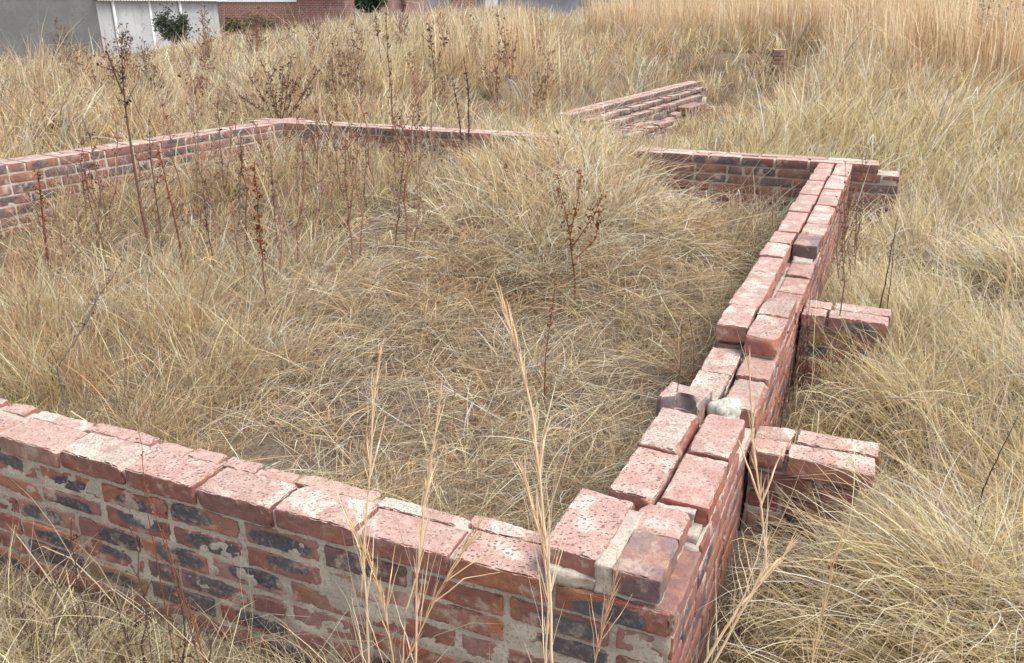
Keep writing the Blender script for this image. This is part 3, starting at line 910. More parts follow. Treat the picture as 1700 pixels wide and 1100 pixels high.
def weed(name, label, cat, stems, thick=.004, col=BROWN, head=BROWN, dens=1., size=.02, branch=1., group=None, blen=.12, drop=.25):
    """stems: list of pixel polylines with their distance ((px,py,d), ...) rooted at the first point of the first"""
    first = at_d(*stems[0][0]); z0 = tz(first[0], first[1])
    root = empty(name, (first[0], first[1], min(z0, first[2])))
    tag(root, label, cat, group)
    S = MB(); H = MB()
    for si, st in enumerate(stems):
        pts = [np.array(at_d(*q)) for q in st]
        full = []
        for a, b in zip(pts[:-1], pts[1:]):
            full += list(wig(a, b, 6, .035))[:-1]
        full.append(pts[-1]); full = np.array(full)
        if si == 0: full = np.concatenate([[full[0] * [1, 1, 0] + [0, 0, min(z0 - .02, full[0][2])]], full])
        add_tube(S, full, thick * (1 if si == 0 else .75), thick * .35, col)
        L = np.linalg.norm(full[-1] - full[0]); nn = int(max(4, 26 * L * branch))
        for _ in range(nn):
            t = rng.uniform(drop, 1); i = t * (len(full) - 1); a = full[int(i)] * (1 - i % 1) + full[min(int(i) + 1, len(full) - 1)] * (i % 1)
            az = rng.uniform(0, 6.28); bl = blen * rng.uniform(.3, 1.1) * (1.15 - .7 * t)
            e = a + np.array([math.cos(az) * bl * .6, math.sin(az) * bl * .6, bl * rng.uniform(.2, .9)])
            add_tube(S, wig(a, e, 4, .05), thick * .35, thick * .15, col, 4)
            for tt in (1., .7, .4):
                if rng.random() < .65 * dens: scrap(H, a + (e - a) * tt + rng.normal(0, .006, 3), size * rng.uniform(.5, 1.2), head, 1)
        for _ in range(int(60 * L * dens)):
            t = rng.uniform(drop, 1); i = t * (len(full) - 1); a = full[int(i)] * (1 - i % 1) + full[min(int(i) + 1, len(full) - 1)] * (i % 1)
            scrap(H, a + rng.normal(0, size * .45, 3), size * rng.uniform(.4, 1.), head)
    S.build('stem', M_WEED, root)
    if H.n: H.build('foliage', M_WEED, root)
    return root


W_ = 'weed'
weed('dead_weed', 'tallest dark forked dead weed standing before the wall of burnt bricks', W_, [[(240, 372, 5.0), (215, 225, 5.0), (205, 150, 5.0), (203, 80, 5.0)], [(207, 160, 5.0), (190, 120, 4.95), (178, 88, 4.9)]], .009, BROWN, DARK, .35, .03, .35, blen=.2, drop=.5)
weed('dead_weed', 'short thick rusty dead weed low before the wall of burnt bricks', W_, [[(78, 420, 4.6), (70, 350, 4.6), (62, 285, 4.6)]], .008, RUST, BROWN, 1.2, .022, .6, blen=.08)
weed('dock_weed', 'single thick rust red dock spike in the middle of the pale grass', W_, [[(437, 458, 4.05), (430, 370, 4.05), (422, 268, 4.05)]], .005, RUST, RUST, 2.6, .024, .6, blen=.04)
weed('dock_weed', 'branching dock with rusty seed clusters below the grass mound', W_, [[(955, 470, 3.9), (945, 380, 3.9), (925, 290, 3.9)], [(950, 410, 3.9), (985, 360, 3.9), (1003, 315, 3.9)], [(947, 390, 3.9), (960, 330, 3.9), (965, 280, 3.9)], [(955, 430, 3.9), (990, 395, 3.95), (995, 345, 3.95)]], .004, RUST, RUST, 1.3, .022, .8, blen=.06)
weed('dead_weed', 'thin bare dark weed stem rising out of the grass mound', W_, [[(925, 330, 5.2), (927, 270, 5.2), (924, 215, 5.2)]], .004, BROWN, BROWN, .7, .02, .5, blen=.07)
weed('dead_weed', 'thin rusty weed with two knots in the tangled middle of the room', W_, [[(905, 600, 3.0), (913, 540, 3.0), (922, 450, 3.0)]], .0025, RUST, RUST, .5, .018, .3, blen=.04)
bs = [[(468, 232, 8.1), (455, 170, 8.1), (432, 96, 8.1)]]
for tx, ty in ((415, 130), (445, 120), (470, 108), (495, 125), (520, 150), (400, 160), (530, 118), (485, 90)): bs.append([(468 + random.randint(-6, 6), 215, 8.1), ((468 + tx) / 2, (205 + ty) / 2, 8.1 + random.uniform(-.2, .2)), (tx, ty, 8.1 + random.uniform(-.3, .3))])
weed('dead_weed', 'wide bushy many stemmed dead weed on the rear corner of the walls', W_, bs, .007, BROWN, BROWN, .8, .035, .7, blen=.22, drop=.3)
weed('dead_weed', 'slender very tall weed with a reddish leafy foot before the rear wall', W_, [[(655, 265, 6.7), (650, 150, 6.7), (640, 18, 6.7)], [(650, 265, 6.7), (662, 220, 6.7), (668, 180, 6.7)]], .006, BROWN, BROWN, .7, .026, .6, blen=.12)
weed('dead_weed', 'leaning dark knotted weed stem, the lower of a pair crossing the rear wall', W_, [[(767, 240, 6.6), (760, 180, 6.6), (751, 128, 6.6)]], .006, DARK, DARK, 1.2, .02, .4, blen=.05, drop=.05)
weed('dead_weed', 'upright dark knotted weed stem, the taller of a pair crossing the rear wall', W_, [[(779, 238, 6.65), (778, 160, 6.65), (770, 92, 6.65)]], .007, DARK, DARK, 1.3, .02, .4, blen=.05, drop=.05)
weed('dead_weed', 'airy weed with scattered dark seed heads beyond the rear wall', W_, [[(722, 140, 9.0), (718, 90, 9.0), (712, 40, 9.0)], [(720, 120, 9.0), (735, 85, 9.0), (740, 60, 9.0)]], .005, BROWN, BROWN, .6, .035, .9, blen=.22)
weed('dead_weed', 'weed with one rusty seed head just below the far buildings', W_, [[(634, 110, 10.5), (628, 65, 10.5), (624, 24, 10.5)]], .005, BROWN, RUST, .9, .03, .4, blen=.1, drop=.6)
k = 0
WL = ['pair of straight rusty weed stalks, the lower one, before the burnt brick wall', 'bent rusty weed stalk touching the burnt brick wall with its tip', 'brown stalk standing halfway between the forked weed and the dock spike', 'thin stalk with flattened brown tip near the forked weed',
      'frail brown weed close behind the dock spike', 'reddish weed cluster at the rear corner inside the room', 'grey brown stalk near the dock spike, bare at its top', 'brown seedy weed at the foot of the rear wall', 'small dark weed against the rear wall beside the slender tall weed',
      'short brown weed beside the bushy corner weed', 'lone brown stalk in front of the rear wall between the dark pair and the corner', 'tiny rusty weed at the mound edge']
for (a, b, c, d, th) in (((298, 402, 4.6), (282, 330, 4.6), (262, 245, 4.6), RUST, .006), ((262, 350, 5.3), (250, 260, 5.3), (246, 200, 5.3), BROWN, .005), ((352, 420, 4.6), (342, 360, 4.6), (335, 300, 4.6), BROWN, .004), ((172, 410, 4.7), (150, 340, 4.7), (140, 282, 4.7), BROWN, .004),
                         ((455, 350, 5.2), (452, 300, 5.2), (446, 235, 5.2), BROWN, .004), ((395, 340, 5.7), (400, 290, 5.7), (402, 235, 5.7), RUST, .004), ((392, 400, 4.6), (398, 350, 4.6), (396, 280, 4.6), GREYB, .004), ((520, 270, 6.5), (522, 240, 6.5), (516, 205, 6.5), BROWN, .004), ((690, 240, 6.5), (693, 210, 6.5), (696, 170, 6.5), DARK, .003),
                         ((560, 200, 7.8), (556, 150, 7.8), (548, 105, 7.8), BROWN, .004), ((585, 290, 6.2), (582, 250, 6.2), (580, 205, 6.2), BROWN, .004), ((838, 340, 5.0), (836, 300, 5.0), (842, 268, 5.0), RUST, .003)):
    weed('dead_weed', WL[k], W_, [[a, b, c]], th, d, d, .8, .022, .6, blen=.08, drop=.2); k += 1
# beyond the walls, on the left
FL = ['round headed brown weed on the open grass in front of the grey house', 'small dark weed on the slope below the grey house wall', 'wiry weed halfway between the forked weed and the house', 'low brown weed patch stem behind the burnt brick wall', 'dark seeded weed near the far red brick wall', 'twiggy brown weed below the dark green house bush', 'thin weed silhouetted against the grey house wall corner']
for k, (px, y0, y1, d) in enumerate(((256, 190, 108, 9.5), (132, 200, 148, 9.0), (330, 185, 130, 10), (90, 245, 185, 7.5), (415, 110, 62, 14), (575, 130, 85, 11), (208, 130, 45, 11))):
    weed('dead_weed', FL[k], W_, [[(px, y0, d), (px - 3, (y0 + y1) / 2, d), (px + 2, y1, d)], [(px, (y0 * 2 + y1) / 3, d), (px + 12, y1 + 15, d)]], .007, BROWN, BROWN, .8, .05, .6, blen=.25, drop=.35)
# crowds of thin weeds, copies of three kinds
def crowd(spots, kinds, label, group, name='dead_weed'):
    for idx, (px, py, d, hgt) in enumerate(spots):
        src = kinds[idx % len(kinds)]; g = at_d(px, py, d); z = tz(g[0], g[1])
        r = src[0]
        if src[2]:
            r = src[0].copy(); COL.objects.link(r)
            for ch in src[0].children:
                c = ch.copy(); COL.objects.link(c); c.parent = r
        src[2] = True
        r.location = (g[0], g[1], z); k = hgt / src[1]; r.scale = (k, k, k); r.rotation_euler = (random.uniform(-.12, .12), random.uniform(-.12, .12), random.uniform(0, 6.28))
        tag(r, label, W_, group)


def proto(h, col, head, dens, size, branch, blen, nst, thick=.0045):
    x0, y0 = 0.0, 60.0
    root = empty('dead_weed', (x0, y0, 0)); S = MB(); H = MB()
    for k in range(nst):
        b = np.array([x0, y0, -.02]); e = np.array([x0 + rng.normal(0, .10) * h, y0 + rng.normal(0, .10) * h, h * (1 if k == 0 else rng.uniform(.5, .9))])
        full = wig(b, e, 9, .09); add_tube(S, full, thick, thick * .35, col)
        for _ in range(int(14 * branch)):
            t = rng.uniform(.3, 1); a = b + (e - b) * t; a = full[int(t * 8)]
            az = rng.uniform(0, 6.28); bl = blen * rng.uniform(.3, 1.1) * (1.2 - .7 * t); q = a + np.array([math.cos(az) * bl * .6, math.sin(az) * bl * .6, bl * rng.uniform(.3, 1)])
            add_tube(S, wig(a, q, 4, .05), thick * .35, thick * .15, col, 4)
            for tt in (1., .6):
                if rng.random() < .6 * dens: scrap(H, a + (q - a) * tt, size * rng.uniform(.5, 1.2), head)
        for _ in range(int(22 * dens)):
            a = full[int(rng.uniform(.25, 1) * 8)]; scrap(H, a + rng.normal(0, size * .5, 3), size * rng.uniform(.4, 1), head)
    S.build('stem', M_WEED, root); H.build('foliage', M_WEED, root)
    return [root, h, False]


REDW = (.30, .165, .115)
kinds = [proto(.6, REDW, (.27, .135, .085), .8, .018, 1., .09, 1), proto(.6, (.32, .215, .155), (.28, .17, .12), .7, .02, 1.3, .12, 2), proto(.6, (.21, .13, .10), (.21, .115, .08), 1., .022, .8, .07, 1)]
sp_ = []
for _ in range(60):
    px = random.uniform(20, 720); d = random.uniform(4.2, 6.6); g = at_d(px, 300, d)
    P_ = np.array([[g[0], g[1]]]) - L0
    if (P_ @ LN)[0] < .35 or ((np.array([g[0], g[1]]) - B0) @ BN) < .35: continue
    sp_.append((px, 300, d, random.uniform(.4, .85)))
crowd(sp_, kinds, 'thin reddish dead weed among the crowd before the wall of burnt bricks', 'thin weeds inside the room')
kinds = [proto(.7, REDW, (.24, .13, .09), 1., .035, 1.3, .2, 3), proto(.7, (.25, .16, .12), (.22, .14, .10), 1., .03, 1.6, .22, 4)]
sp_ = [(random.uniform(60, 900), 150, random.uniform(8.6, 14), random.uniform(.5, .95)) for _ in range(34)]
crowd(sp_, kinds, 'twiggy reddish dead weed on the open grass beyond the walls', 'twiggy weeds beyond the walls')
kinds = [proto(.4, (.10, .07, .06), (.12, .085, .07), .5, .012, 1.2, .10, 2, .0026), proto(.4, (.15, .10, .08), (.14, .10, .08), .4, .012, 1.4, .12, 3, .0022)]
sp_ = [(px_, 1000, d_, h_) for px_, d_, h_ in ((-30, 1.72, .42), (60, 1.70, .36), (120, 1.66, .44), (175, 1.60, .34), (215, 1.62, .46), (265, 1.55, .36), (300, 1.52, .46), (360, 1.46, .30), (30, 1.58, .34), (150, 1.52, .30))]
crowd(sp_, kinds, 'dark dead twig in the tangle at the foot of the near wall', 'dark twigs at the foot of the near wall')
# by the long wall, outer side
for k, (pa, pb, d, lab) in enumerate(((((1462, 512), (1476, 440), (1490, 358), 3.35, 'dark thin bare weed stem behind the farther stub pier, the taller of two')), (((1474, 508), (1480, 450), (1486, 405), 3.4, 'thin bare weed stem behind the farther stub pier, the shorter of two')), )) if False else ():
    pass
weed('dead_weed', 'dark thin bare weed stem behind the farther stub pier, the taller of two', W_, [[(1460, 515, 3.35), (1476, 440, 3.35), (1491, 358, 3.35)]], .0035, DARK, DARK, .1, .012, .1, blen=.04)
weed('dead_weed', 'thin bare weed stem behind the farther stub pier, the shorter of two', W_, [[(1473, 510, 3.4), (1480, 450, 3.4), (1485, 392, 3.4)]], .0025, DARK, DARK, .1, .012, .1, blen=.04)
st = []
for i in range(13):
    x0 = 1398 + random.uniform(-8, 18) - i * 1.0; y0 = 470 - i * 9 + random.uniform(-6, 6)
    d0 = 3.15 + i * .17
    st.append([(x0 + i * 2.2, y0, d0), (x0 + i * 2.6 + random.uniform(-8, 8), y0 - 50, d0), (x0 + i * 2.9 + random.uniform(-16, 12), y0 - random.uniform(85, 140), d0)])
weed('dead_weed', 'dense brown thicket of dead weed stems along the outer face of the long wall', W_, st, .003, (.22, .15, .11), (.22, .125, .09), .8, .013, 1.1, blen=.07, drop=.1)
st = []
for i in range(8):
    x0 = 1300 + i * 6 + random.uniform(-6, 6); y0 = 690 - i * 10
    st.append([(x0, y0, 2.2 + i * .1), (x0 + 6 + random.uniform(-5, 5), y0 - 60, 2.2 + i * .1), (x0 + 14 + random.uniform(-10, 10), y0 - random.uniform(90, 150), 2.2 + i * .1)])
weed('dead_weed', 'brown stems sprouting between the two stub piers against the long wall', W_, st, .002, DARK, BROWN, .5, .012, .5, blen=.05, drop=.1)
weed('dead_weed', 'dark bare stem slanting through the grass right of the nearer stub pier', W_, [[(1632, 812, 1.85), (1660, 750, 1.85), (1690, 690, 1.85)]], .002, DARK, DARK, .05, .01, .1, blen=.03)
weed('dead_weed', 'thin dark stem rising beside the broken brick on the inner side', W_, [[(1122, 668, 2.15), (1130, 600, 2.15), (1132, 540, 2.15)]], .0018, BROWN, BROWN, .2, .01, .2, blen=.04)
weed('dead_weed', 'thin leaning stem on the inner side a little beyond the broken brick', W_, [[(1152, 600, 2.5), (1150, 560, 2.5), (1140, 500, 2.5)]], .0018, BROWN, BROWN, .2, .01, .2, blen=.04)
weed('dead_weed', 'grey twiggy weed leaning across the pale grass inside the room', W_, [[(95, 610, 2.9), (140, 540, 3.0), (165, 490, 3.1), (205, 430, 3.2)]], .004, GREYB, GREYB, .7, .016, .9, blen=.07)
# in front of the near wall
weed('dead_weed', 'reddish bare weed leaning against the face of the near wall', W_, [[(345, 1110, 1.45), (310, 1000, 1.5), (272, 900, 1.5), (240, 800, 1.55)]], .0022, RUST, BROWN, .25, .012, .2, blen=.05)
weed('dead_weed', 'second reddish weed before the near wall with a small hooked leaf', W_, [[(335, 1110, 1.4), (312, 1030, 1.42), (290, 960, 1.45)], [(318, 1050, 1.42), (300, 970, 1.42), (270, 880, 1.45)]], .002, BROWN, RUST, .25, .016, .15, blen=.04)
weed('dead_weed', 'thin reddish weed in front of the near wall rising above its top', W_, [[(262, 940, 1.6), (240, 820, 1.6), (228, 690, 1.62)]], .0014, RUST, RUST, .2, .008, .5, blen=.06)


# ------------------------------------------------------------------ tall grass stalks in the foreground
def stalk(label, main, sides=(), d=1.15, r=.0022, col=STRAW, pan=1., tuft=1., seed=0):
    first = at_d(main[0][0], main[0][1], d); root = empty('grass_stalk', (first[0], first[1], tz(first[0], first[1])))
    tag(root, label, 'grass stalk', 'tall dry grass stalks before the near wall')
    r *= 1.05; S = MB(); H = MB()
    pts = [np.array(at_d(x, y, d + (dd[0] if dd else 0))) for x, y, *dd in main]
    g = pts[0].copy(); g[2] = tz(first[0], first[1])
    full = []
    for a, b in zip([g] + pts[:-1], pts): full += list(wig(a, b, 6, .02))[:-1]
    full.append(pts[-1]); full = np.array(full)
    add_tube(S, full, r, r * .45, col)
    for sd in sides:
        q = [np.array(at_d(x, y, d)) for x, y in sd]; add_tube(S, np.concatenate([wig(a, b, 5, .03) for a, b in zip(q[:-1], q[1:])]), r * .75, r * .3, np.array(col) * 1.1)
    # sheath leaves hugging the stem and fine awns of the panicle
    def ribbon(a, e, w, c, bow=.1):
        p = wig(a, e, 6, .04, bow); dirn = e - a; wv = np.cross(dirn, rng.normal(0, 1, 3)); wv /= np.linalg.norm(wv) + 1e-9
        tp = np.array([.5, 1, .9, .7, .4, .08])[:, None] * w * .5
        v = np.stack([p - wv * tp, p + wv * tp], 1).reshape(-1, 3); i = np.arange(5) * 2
        H.add(v, np.stack([i, i + 1, i + 3, i + 2], 1), gc=np.array(c) * rng.uniform(.8, 1.2))
    n = len(full)
    for _ in range(int(64 * pan)):
        i = int(n * rng.uniform(.3, .97)); a = full[i]; up = full[min(i + 3, n - 1)] - full[max(i - 3, 0)]; up /= np.linalg.norm(up) + 1e-9
        l = rng.uniform(.02, .075); side = rng.normal(0, 1, 3); side[1] *= .6; side /= np.linalg.norm(side)
        ribbon(a, a + up * l + side * l * rng.uniform(.05, .33), .0017, col, .05)
    for _ in range(int(16 * tuft)):
        i = int(n * rng.uniform(.05, .6)); a = full[i]; l = rng.uniform(.10, .24); az = rng.uniform(0, 6.28)
        ribbon(a, a + np.array([math.cos(az) * l * .25, math.sin(az) * l * .25, l * .95]), .0019, np.array(col) * (1.05, 1.1, 1.2), .0)
    S.build('stem', M_WEED, root); H.build('foliage', M_WEED, root)


stalk('straight straw coloured grass stalk with a feathery tip before the near wall', [(612, 1110), (603, 930), (613, 800), (618, 690), (632, 575)], [[(606, 900), (600, 990), (640, 1110)], [(612, 800), (628, 740), (640, 690)]], 1.2)
stalk('shorter stalk leaning beside the straight feathery one and ending in a blunt tuft', [(690, 1110), (692, 960), (703, 840), (715, 770), (733, 650)], [[(700, 850), (716, 790), (738, 740)], [(690, 960), (672, 1020), (668, 1110)]], 1.2)
stalk('thickest golden grass stalk arching over the near wall by the corner headers', [(917, 1110), (912, 960), (897, 800), (885, 690), (862, 590), (836, 515)], [[(912, 940), (885, 850), (868, 785)], [(895, 800), (903, 730), (915, 690)]], 1.12, .0028, pan=1.4)
stalk('slim grass stalk standing close to the thick golden one, parting from its foot', [(905, 1110), (911, 1000), (900, 890), (880, 830), (866, 775)], (), 1.12, pan=.8)
stalk('orange grass stalk rising in front of the nearer stub pier', [(1180, 1110), (1240, 1000), (1272, 950), (1265, 850), (1250, 740), (1243, 590)], [[(1263, 840), (1285, 780), (1302, 740)], [(1262, 830), (1240, 770), (1226, 730)]], 1.25, .0026, pan=1.3)
stalk('slanting orange stem crossing below the nearer stub pier', [(1165, 1110), (1225, 1010), (1275, 955), (1310, 910)], [[(1262, 965), (1290, 930), (1302, 925)]], 1.22, .003, pan=.7, tuft=.4)
stalk('low forked straw stalk in front of the near wall, branching towards the corner', [(668, 1110), (715, 1010), (760, 930), (790, 880)], [[(720, 1000), (770, 960), (830, 950)], [(740, 965), (790, 930), (850, 905)]], 1.15, .0016, (.68, .47, .29), pan=.8, tuft=.3)
stalk('low reddish fan of thin stalks before the near wall below the dark corner brick', [(985, 1110), (1000, 1050), (1012, 1000), (1022, 960)], [[(1000, 1060), (1030, 1020), (1050, 985)], [(995, 1080), (985, 1020), (980, 985)]], 1.12, .0013, (.60, .40, .26), pan=.6, tuft=.4)
stalk('wispy bent stalk low in front of the near wall between the straight pair', [(655, 1110), (640, 1020), (622, 950), (590, 890)], [[(640, 1020), (650, 950), (656, 905)]], 1.18, .0016, (.7, .52, .3), pan=.9, tuft=.6)
stalk('pale stalk leaning at the bottom edge of the outer grass', [(1345, 1110), (1362, 1030), (1378, 960), (1392, 905)], (), 1.3, .0018, (.72, .54, .33), pan=.9)
stalk('tall pale stalk standing in the outer grass at the photo edge', [(1655, 640), (1668, 520), (1676, 420)], (), 2.2, .0022, (.7, .55, .34), pan=1.3)

# long bleached straws thrown across the near left corner
G = MB()
n = 170
px = rng.uniform(-40, 430, n); py = rng.uniform(960, 1120, n)
P0 = np.array([at_z(a, b, .10) for a, b in zip(px, py)])
fbq = (P0[:, 0] - CORNER[0]) * FN[0] + (P0[:, 1] - CORNER[1]) * FN[1]
P0[:, :2] -= np.maximum(0, fbq + .10)[:, None] * FN[None, :]
cols = PAL[rng.choice([0, 6, 6, 3, 5], n)] * np.exp(rng.normal(0, .2, (n, 1)))
blades(G, P0[:, 0], P0[:, 1], P0[:, 2] * 0 + .02, rng.uniform(.2, .55, n), rng.uniform(0, 6.28, n), np.abs(rng.normal(.6, .3, n)), np.abs(rng.normal(1.5, .3, n)), .0026 * rng.uniform(.6, 1.5, n), cols, 6, curl=rng.normal(0, .6, n))
tag(G.build('straw', M_GRASS), 'long bleached straws bent over at the foot of the near wall', 'straw', kind='stuff')

# single things lying about
S = MB(); a = at_z(118, 683, .30); b = at_z(147, 703, .33)
add_tube(S, wig(a, b, 5, .02), .004, .003, (.62, .52, .36)); tag(S.build('dry_stick', M_WEED, origin=tuple(a)), 'short pale broken stick lying in the grass behind the near wall', 'stick')
S = MB(); a = at_z(958, 632, .36); b = at_z(1118, 669, .44)
add_tube(S, wig(a, b, 8, .01), .0016, .001, (.66, .6, .48), 4); tag(S.build('straw_stem', M_WEED, origin=tuple(a)), 'one long straight bleached straw pointing at the broken brick', 'straw')
L_ = MB(); a = np.array(at_z(1395, 943, .42)); scrap(L_, a, .045, (.24, .08, .035), 3); tag(L_.build('dead_leaf', M_WEED, origin=tuple(a)), 'curled reddish brown dead leaf caught on the outer grass', 'leaf')

# ------------------------------------------------------------------ shrubs
def shrub(name, label, c, rx, rz, nleaf, size, cols, seed):
    r = np.random.default_rng(seed); root = empty(name, tuple(c)); tag(root, label, 'shrub')
    T = MB(); tips = []
    for _ in range(16):
        az = r.uniform(0, 6.28); e = np.array(c) + np.array([math.cos(az) * rx * r.uniform(.1, .85), math.sin(az) * rx * .8 * r.uniform(.1, .85), rz * r.uniform(.35, 1.)])
        add_tube(T, wig(c, e, 6, .1), .035, .008, (.09, .07, .055)); tips.append(e)
        for _k in range(3):
            e2 = e + r.normal(0, 1, 3) * rx * .22; add_tube(T, wig(np.array(c) * .3 + e * .7, e2, 4, .1), .012, .004, (.09, .07, .055), 4); tips.append(e2)
    T.build('trunk', M_WEED, root)
    C = MB(); tips = np.array(tips)
    n = nleaf; ci = tips[r.integers(0, len(tips), n)]
    p = ci + r.normal(0, 1, (n, 3)) * rx * .15; p[:, 2] = np.maximum(p[:, 2], c[2] + .02)
    a = r.normal(0, 1, (n, 3)); a /= np.linalg.norm(a, axis=1)[:, None]; b = np.cross(a, r.normal(0, 1, (n, 3))); b /= np.linalg.norm(b, axis=1)[:, None]
    s = size * r.uniform(.6, 1.3, (n, 1))
    V = np.stack([p - a * s, p + b * s * .5, p + a * s, p - b * s * .5], 1)
    q = np.arange(n * 4).reshape(n, 4)
    cc = np.array(cols)[r.integers(0, len(cols), n)] * np.exp(r.normal(0, .25, (n, 1)))
    C.add(V.reshape(-1, 3), q, gc=np.repeat(cc, 4, 0)); C.build('crown', M_GRASS, root)


GD = 41.0
c = at_d(290, 74, 39.0); shrub('shrub', 'dense dark grey green bush standing in front of the grey house wall', c, .82, 1.0, 3600, .065, [(.08, .095, .07), (.11, .125, .09), (.055, .065, .05), (.16, .17, .135)], 5)
c = at_d(430, 50, 42.0); shrub('shrub', 'low dull olive bush growing along the red brick boundary wall', c, .95, .42, 1000, .06, [(.17, .16, .08), (.22, .19, .10), (.13, .13, .07)], 6)
c = at_d(392, 52, 43.0); shrub('shrub', 'small green bush at the house end of the red brick boundary wall', c, .55, .38, 800, .07, [(.09, .11, .045), (.13, .13, .06)], 7)
c = at_d(612, 20, 52.0); shrub('shrub', 'deep green bush showing between the far brick outbuildings', c, 1.0, .9, 1800, .09, [(.03, .06, .035), (.045, .085, .05)], 8)
c = at_d(1660, 90, 13.5); shrub('shrub', 'grey leafless shrub hidden among the reddish grass at the far corner', c, .7, .55, 1100, .035, [(.20, .16, .13), (.14, .115, .10)], 9)

# ------------------------------------------------------------------ buildings
def quad_panel(B, p0, p1, z0, z1, thick=.2, back=None):
    """upright slab between two ground points"""
    p0 = np.array(p0[:2], float); p1 = np.array(p1[:2], float); e = (p1 - p0); L = np.linalg.norm(e); e /= L; n = np.array([-e[1], e[0]])
    if n @ p0 < 0: n = -n
    f = Frame(p0, e, n); P, q = gridbox(1, 1, 1); X = P * np.array([L / 2, thick / 2, (z1 - z0) / 2]) + np.array([L / 2, thick / 2, (z0 + z1) / 2])
    B.add(f.w(X), quads_out(f, q))


M_PLASTER = mottled('grey_plaster', [(.38, .39, .40), (.44, .45, .46), (.33, .34, .35)], (.9, 6), bump=.1, thr=(.4, .6))
def plaster_mat():
    m, nt = new_mat('stained_plaster'); n = N(nt); co = n('ShaderNodeTexCoord').outputs['Object']
    c = n.mix(n.ramp(n.noise(co, .9, 5), .35, .65), (.36, .37, .38), (.44, .45, .46))
    c = n.mix(n.m('MULTIPLY', n.ramp(n.noise(co, 3.2, 4, .6), .60, .70), .55), c, (.17, .18, .17))
    st = n('ShaderNodeVectorMath', {0: co, 1: (5.0, 5.0, .35)}, operation='MULTIPLY').outputs[0]
    c = n.mix(n.m('MULTIPLY', n.ramp(n.noise(st, 1.0, 4, .6), .5, .75), .35), c, (.24, .23, .21))
    n.out(n('ShaderNodeBsdfPrincipled', {'Base Color': c, 'Roughness': .95, 'Specular IOR Level': .2}).outputs[0])
    return m


M_PLASTER = plaster_mat()
M_PLASTER_SHADE = mottled('shade_grey_plaster', [(.19, .19, .19), (.22, .22, .215), (.165, .165, .165)], (.9, 6), bump=.1, thr=(.4, .6))  # plaster of the gable side, its shade painted in as a darker grey
M_PIPE = mottled('white_pipe', [(.72, .72, .72), (.8, .8, .8)], (2, 20), bump=.02, rough=.5)
M_ROOF = mottled('painted_roof_sheet', [(.6, .6, .6), (.74, .74, .74)], (2, 20), bump=.02, rough=.6)
M_PINK = mottled('pink_plaster', [(.42, .27, .24), (.50, .34, .30)], (1, 8), bump=.1)
M_DARKW = mottled('dark_post_paint', [(.06, .035, .04), (.09, .05, .05)], (3, 20), bump=.1)
M_GATE = mottled('blue_grey_sheet', [(.22, .24, .28), (.28, .30, .34)], (1, 9), bump=.1, rough=.6)
M_WHITE = mottled('white_paint', [(.74, .74, .74), (.82, .82, .82)], (2, 10), bump=.05, rough=.6)


def far_brick_mat(name, c1, c2, mort):
    m, nt = new_mat(name); n = N(nt)
    co = n('ShaderNodeTexCoord').outputs['Object']
    sx = n('ShaderNodeSeparateXYZ', {0: co})
    v = n('ShaderNodeCombineXYZ', {0: n.m('ADD', sx.outputs[0], sx.outputs[1]), 1: sx.outputs[2]}).outputs[0]
    b = n('ShaderNodeTexBrick', {'Vector': v, 'Color1': (*c1, 1), 'Color2': (*c2, 1), 'Mortar': (*mort, 1), 'Scale': 1.0, 'Mortar Size': .012, 'Brick Width': .24, 'Row Height': .085}).outputs[0]
    c = n.mix(n.m('MULTIPLY', n.ramp(n.noise(co, 2.5, 4), .45, .7), .45), b, (.33, .26, .23))
    n.out(n('ShaderNodeBsdfPrincipled', {'Base Color': c, 'Roughness': .9, 'Specular IOR Level': .2}).outputs[0])
    return m


M_FARB = far_brick_mat('red_boundary_brick', (.30, .10, .08), (.20, .075, .065), (.40, .33, .29))
M_FARB2 = far_brick_mat('dark_outbuilding_brick', (.19, .075, .07), (.14, .06, .06), (.24, .18, .16))

cA = at_d(172, 82, GD); cB = at_d(366, 66, 47.0); cL = at_d(-330, 95, 40.0)
zb = -1.5; ze = 1.86
root = empty('grey_house', (cA[0], cA[1], -.4)); tag(root, 'grey plastered house with white corrugated eaves and two pale drainpipes', 'house')
B = MB(); quad_panel(B, cA, cB, zb, ze, .25); B.build('wall', M_PLASTER, root, smooth=False)
B = MB(); quad_panel(B, cL, (cA[0] - .02, cA[1]), zb, ze + .02, .25); B.build('gable_wall', M_PLASTER_SHADE, root, smooth=False)
# back walls so that it is a closed house
bk = np.array([cL[0] + (cB[0] - cA[0]), cL[1] + (cB[1] - cA[1])])
B = MB(); quad_panel(B, bk, cB, zb, ze, .2); quad_panel(B, bk, cL, zb, ze, .2); B.build('rear_wall', M_PLASTER, root, smooth=False)
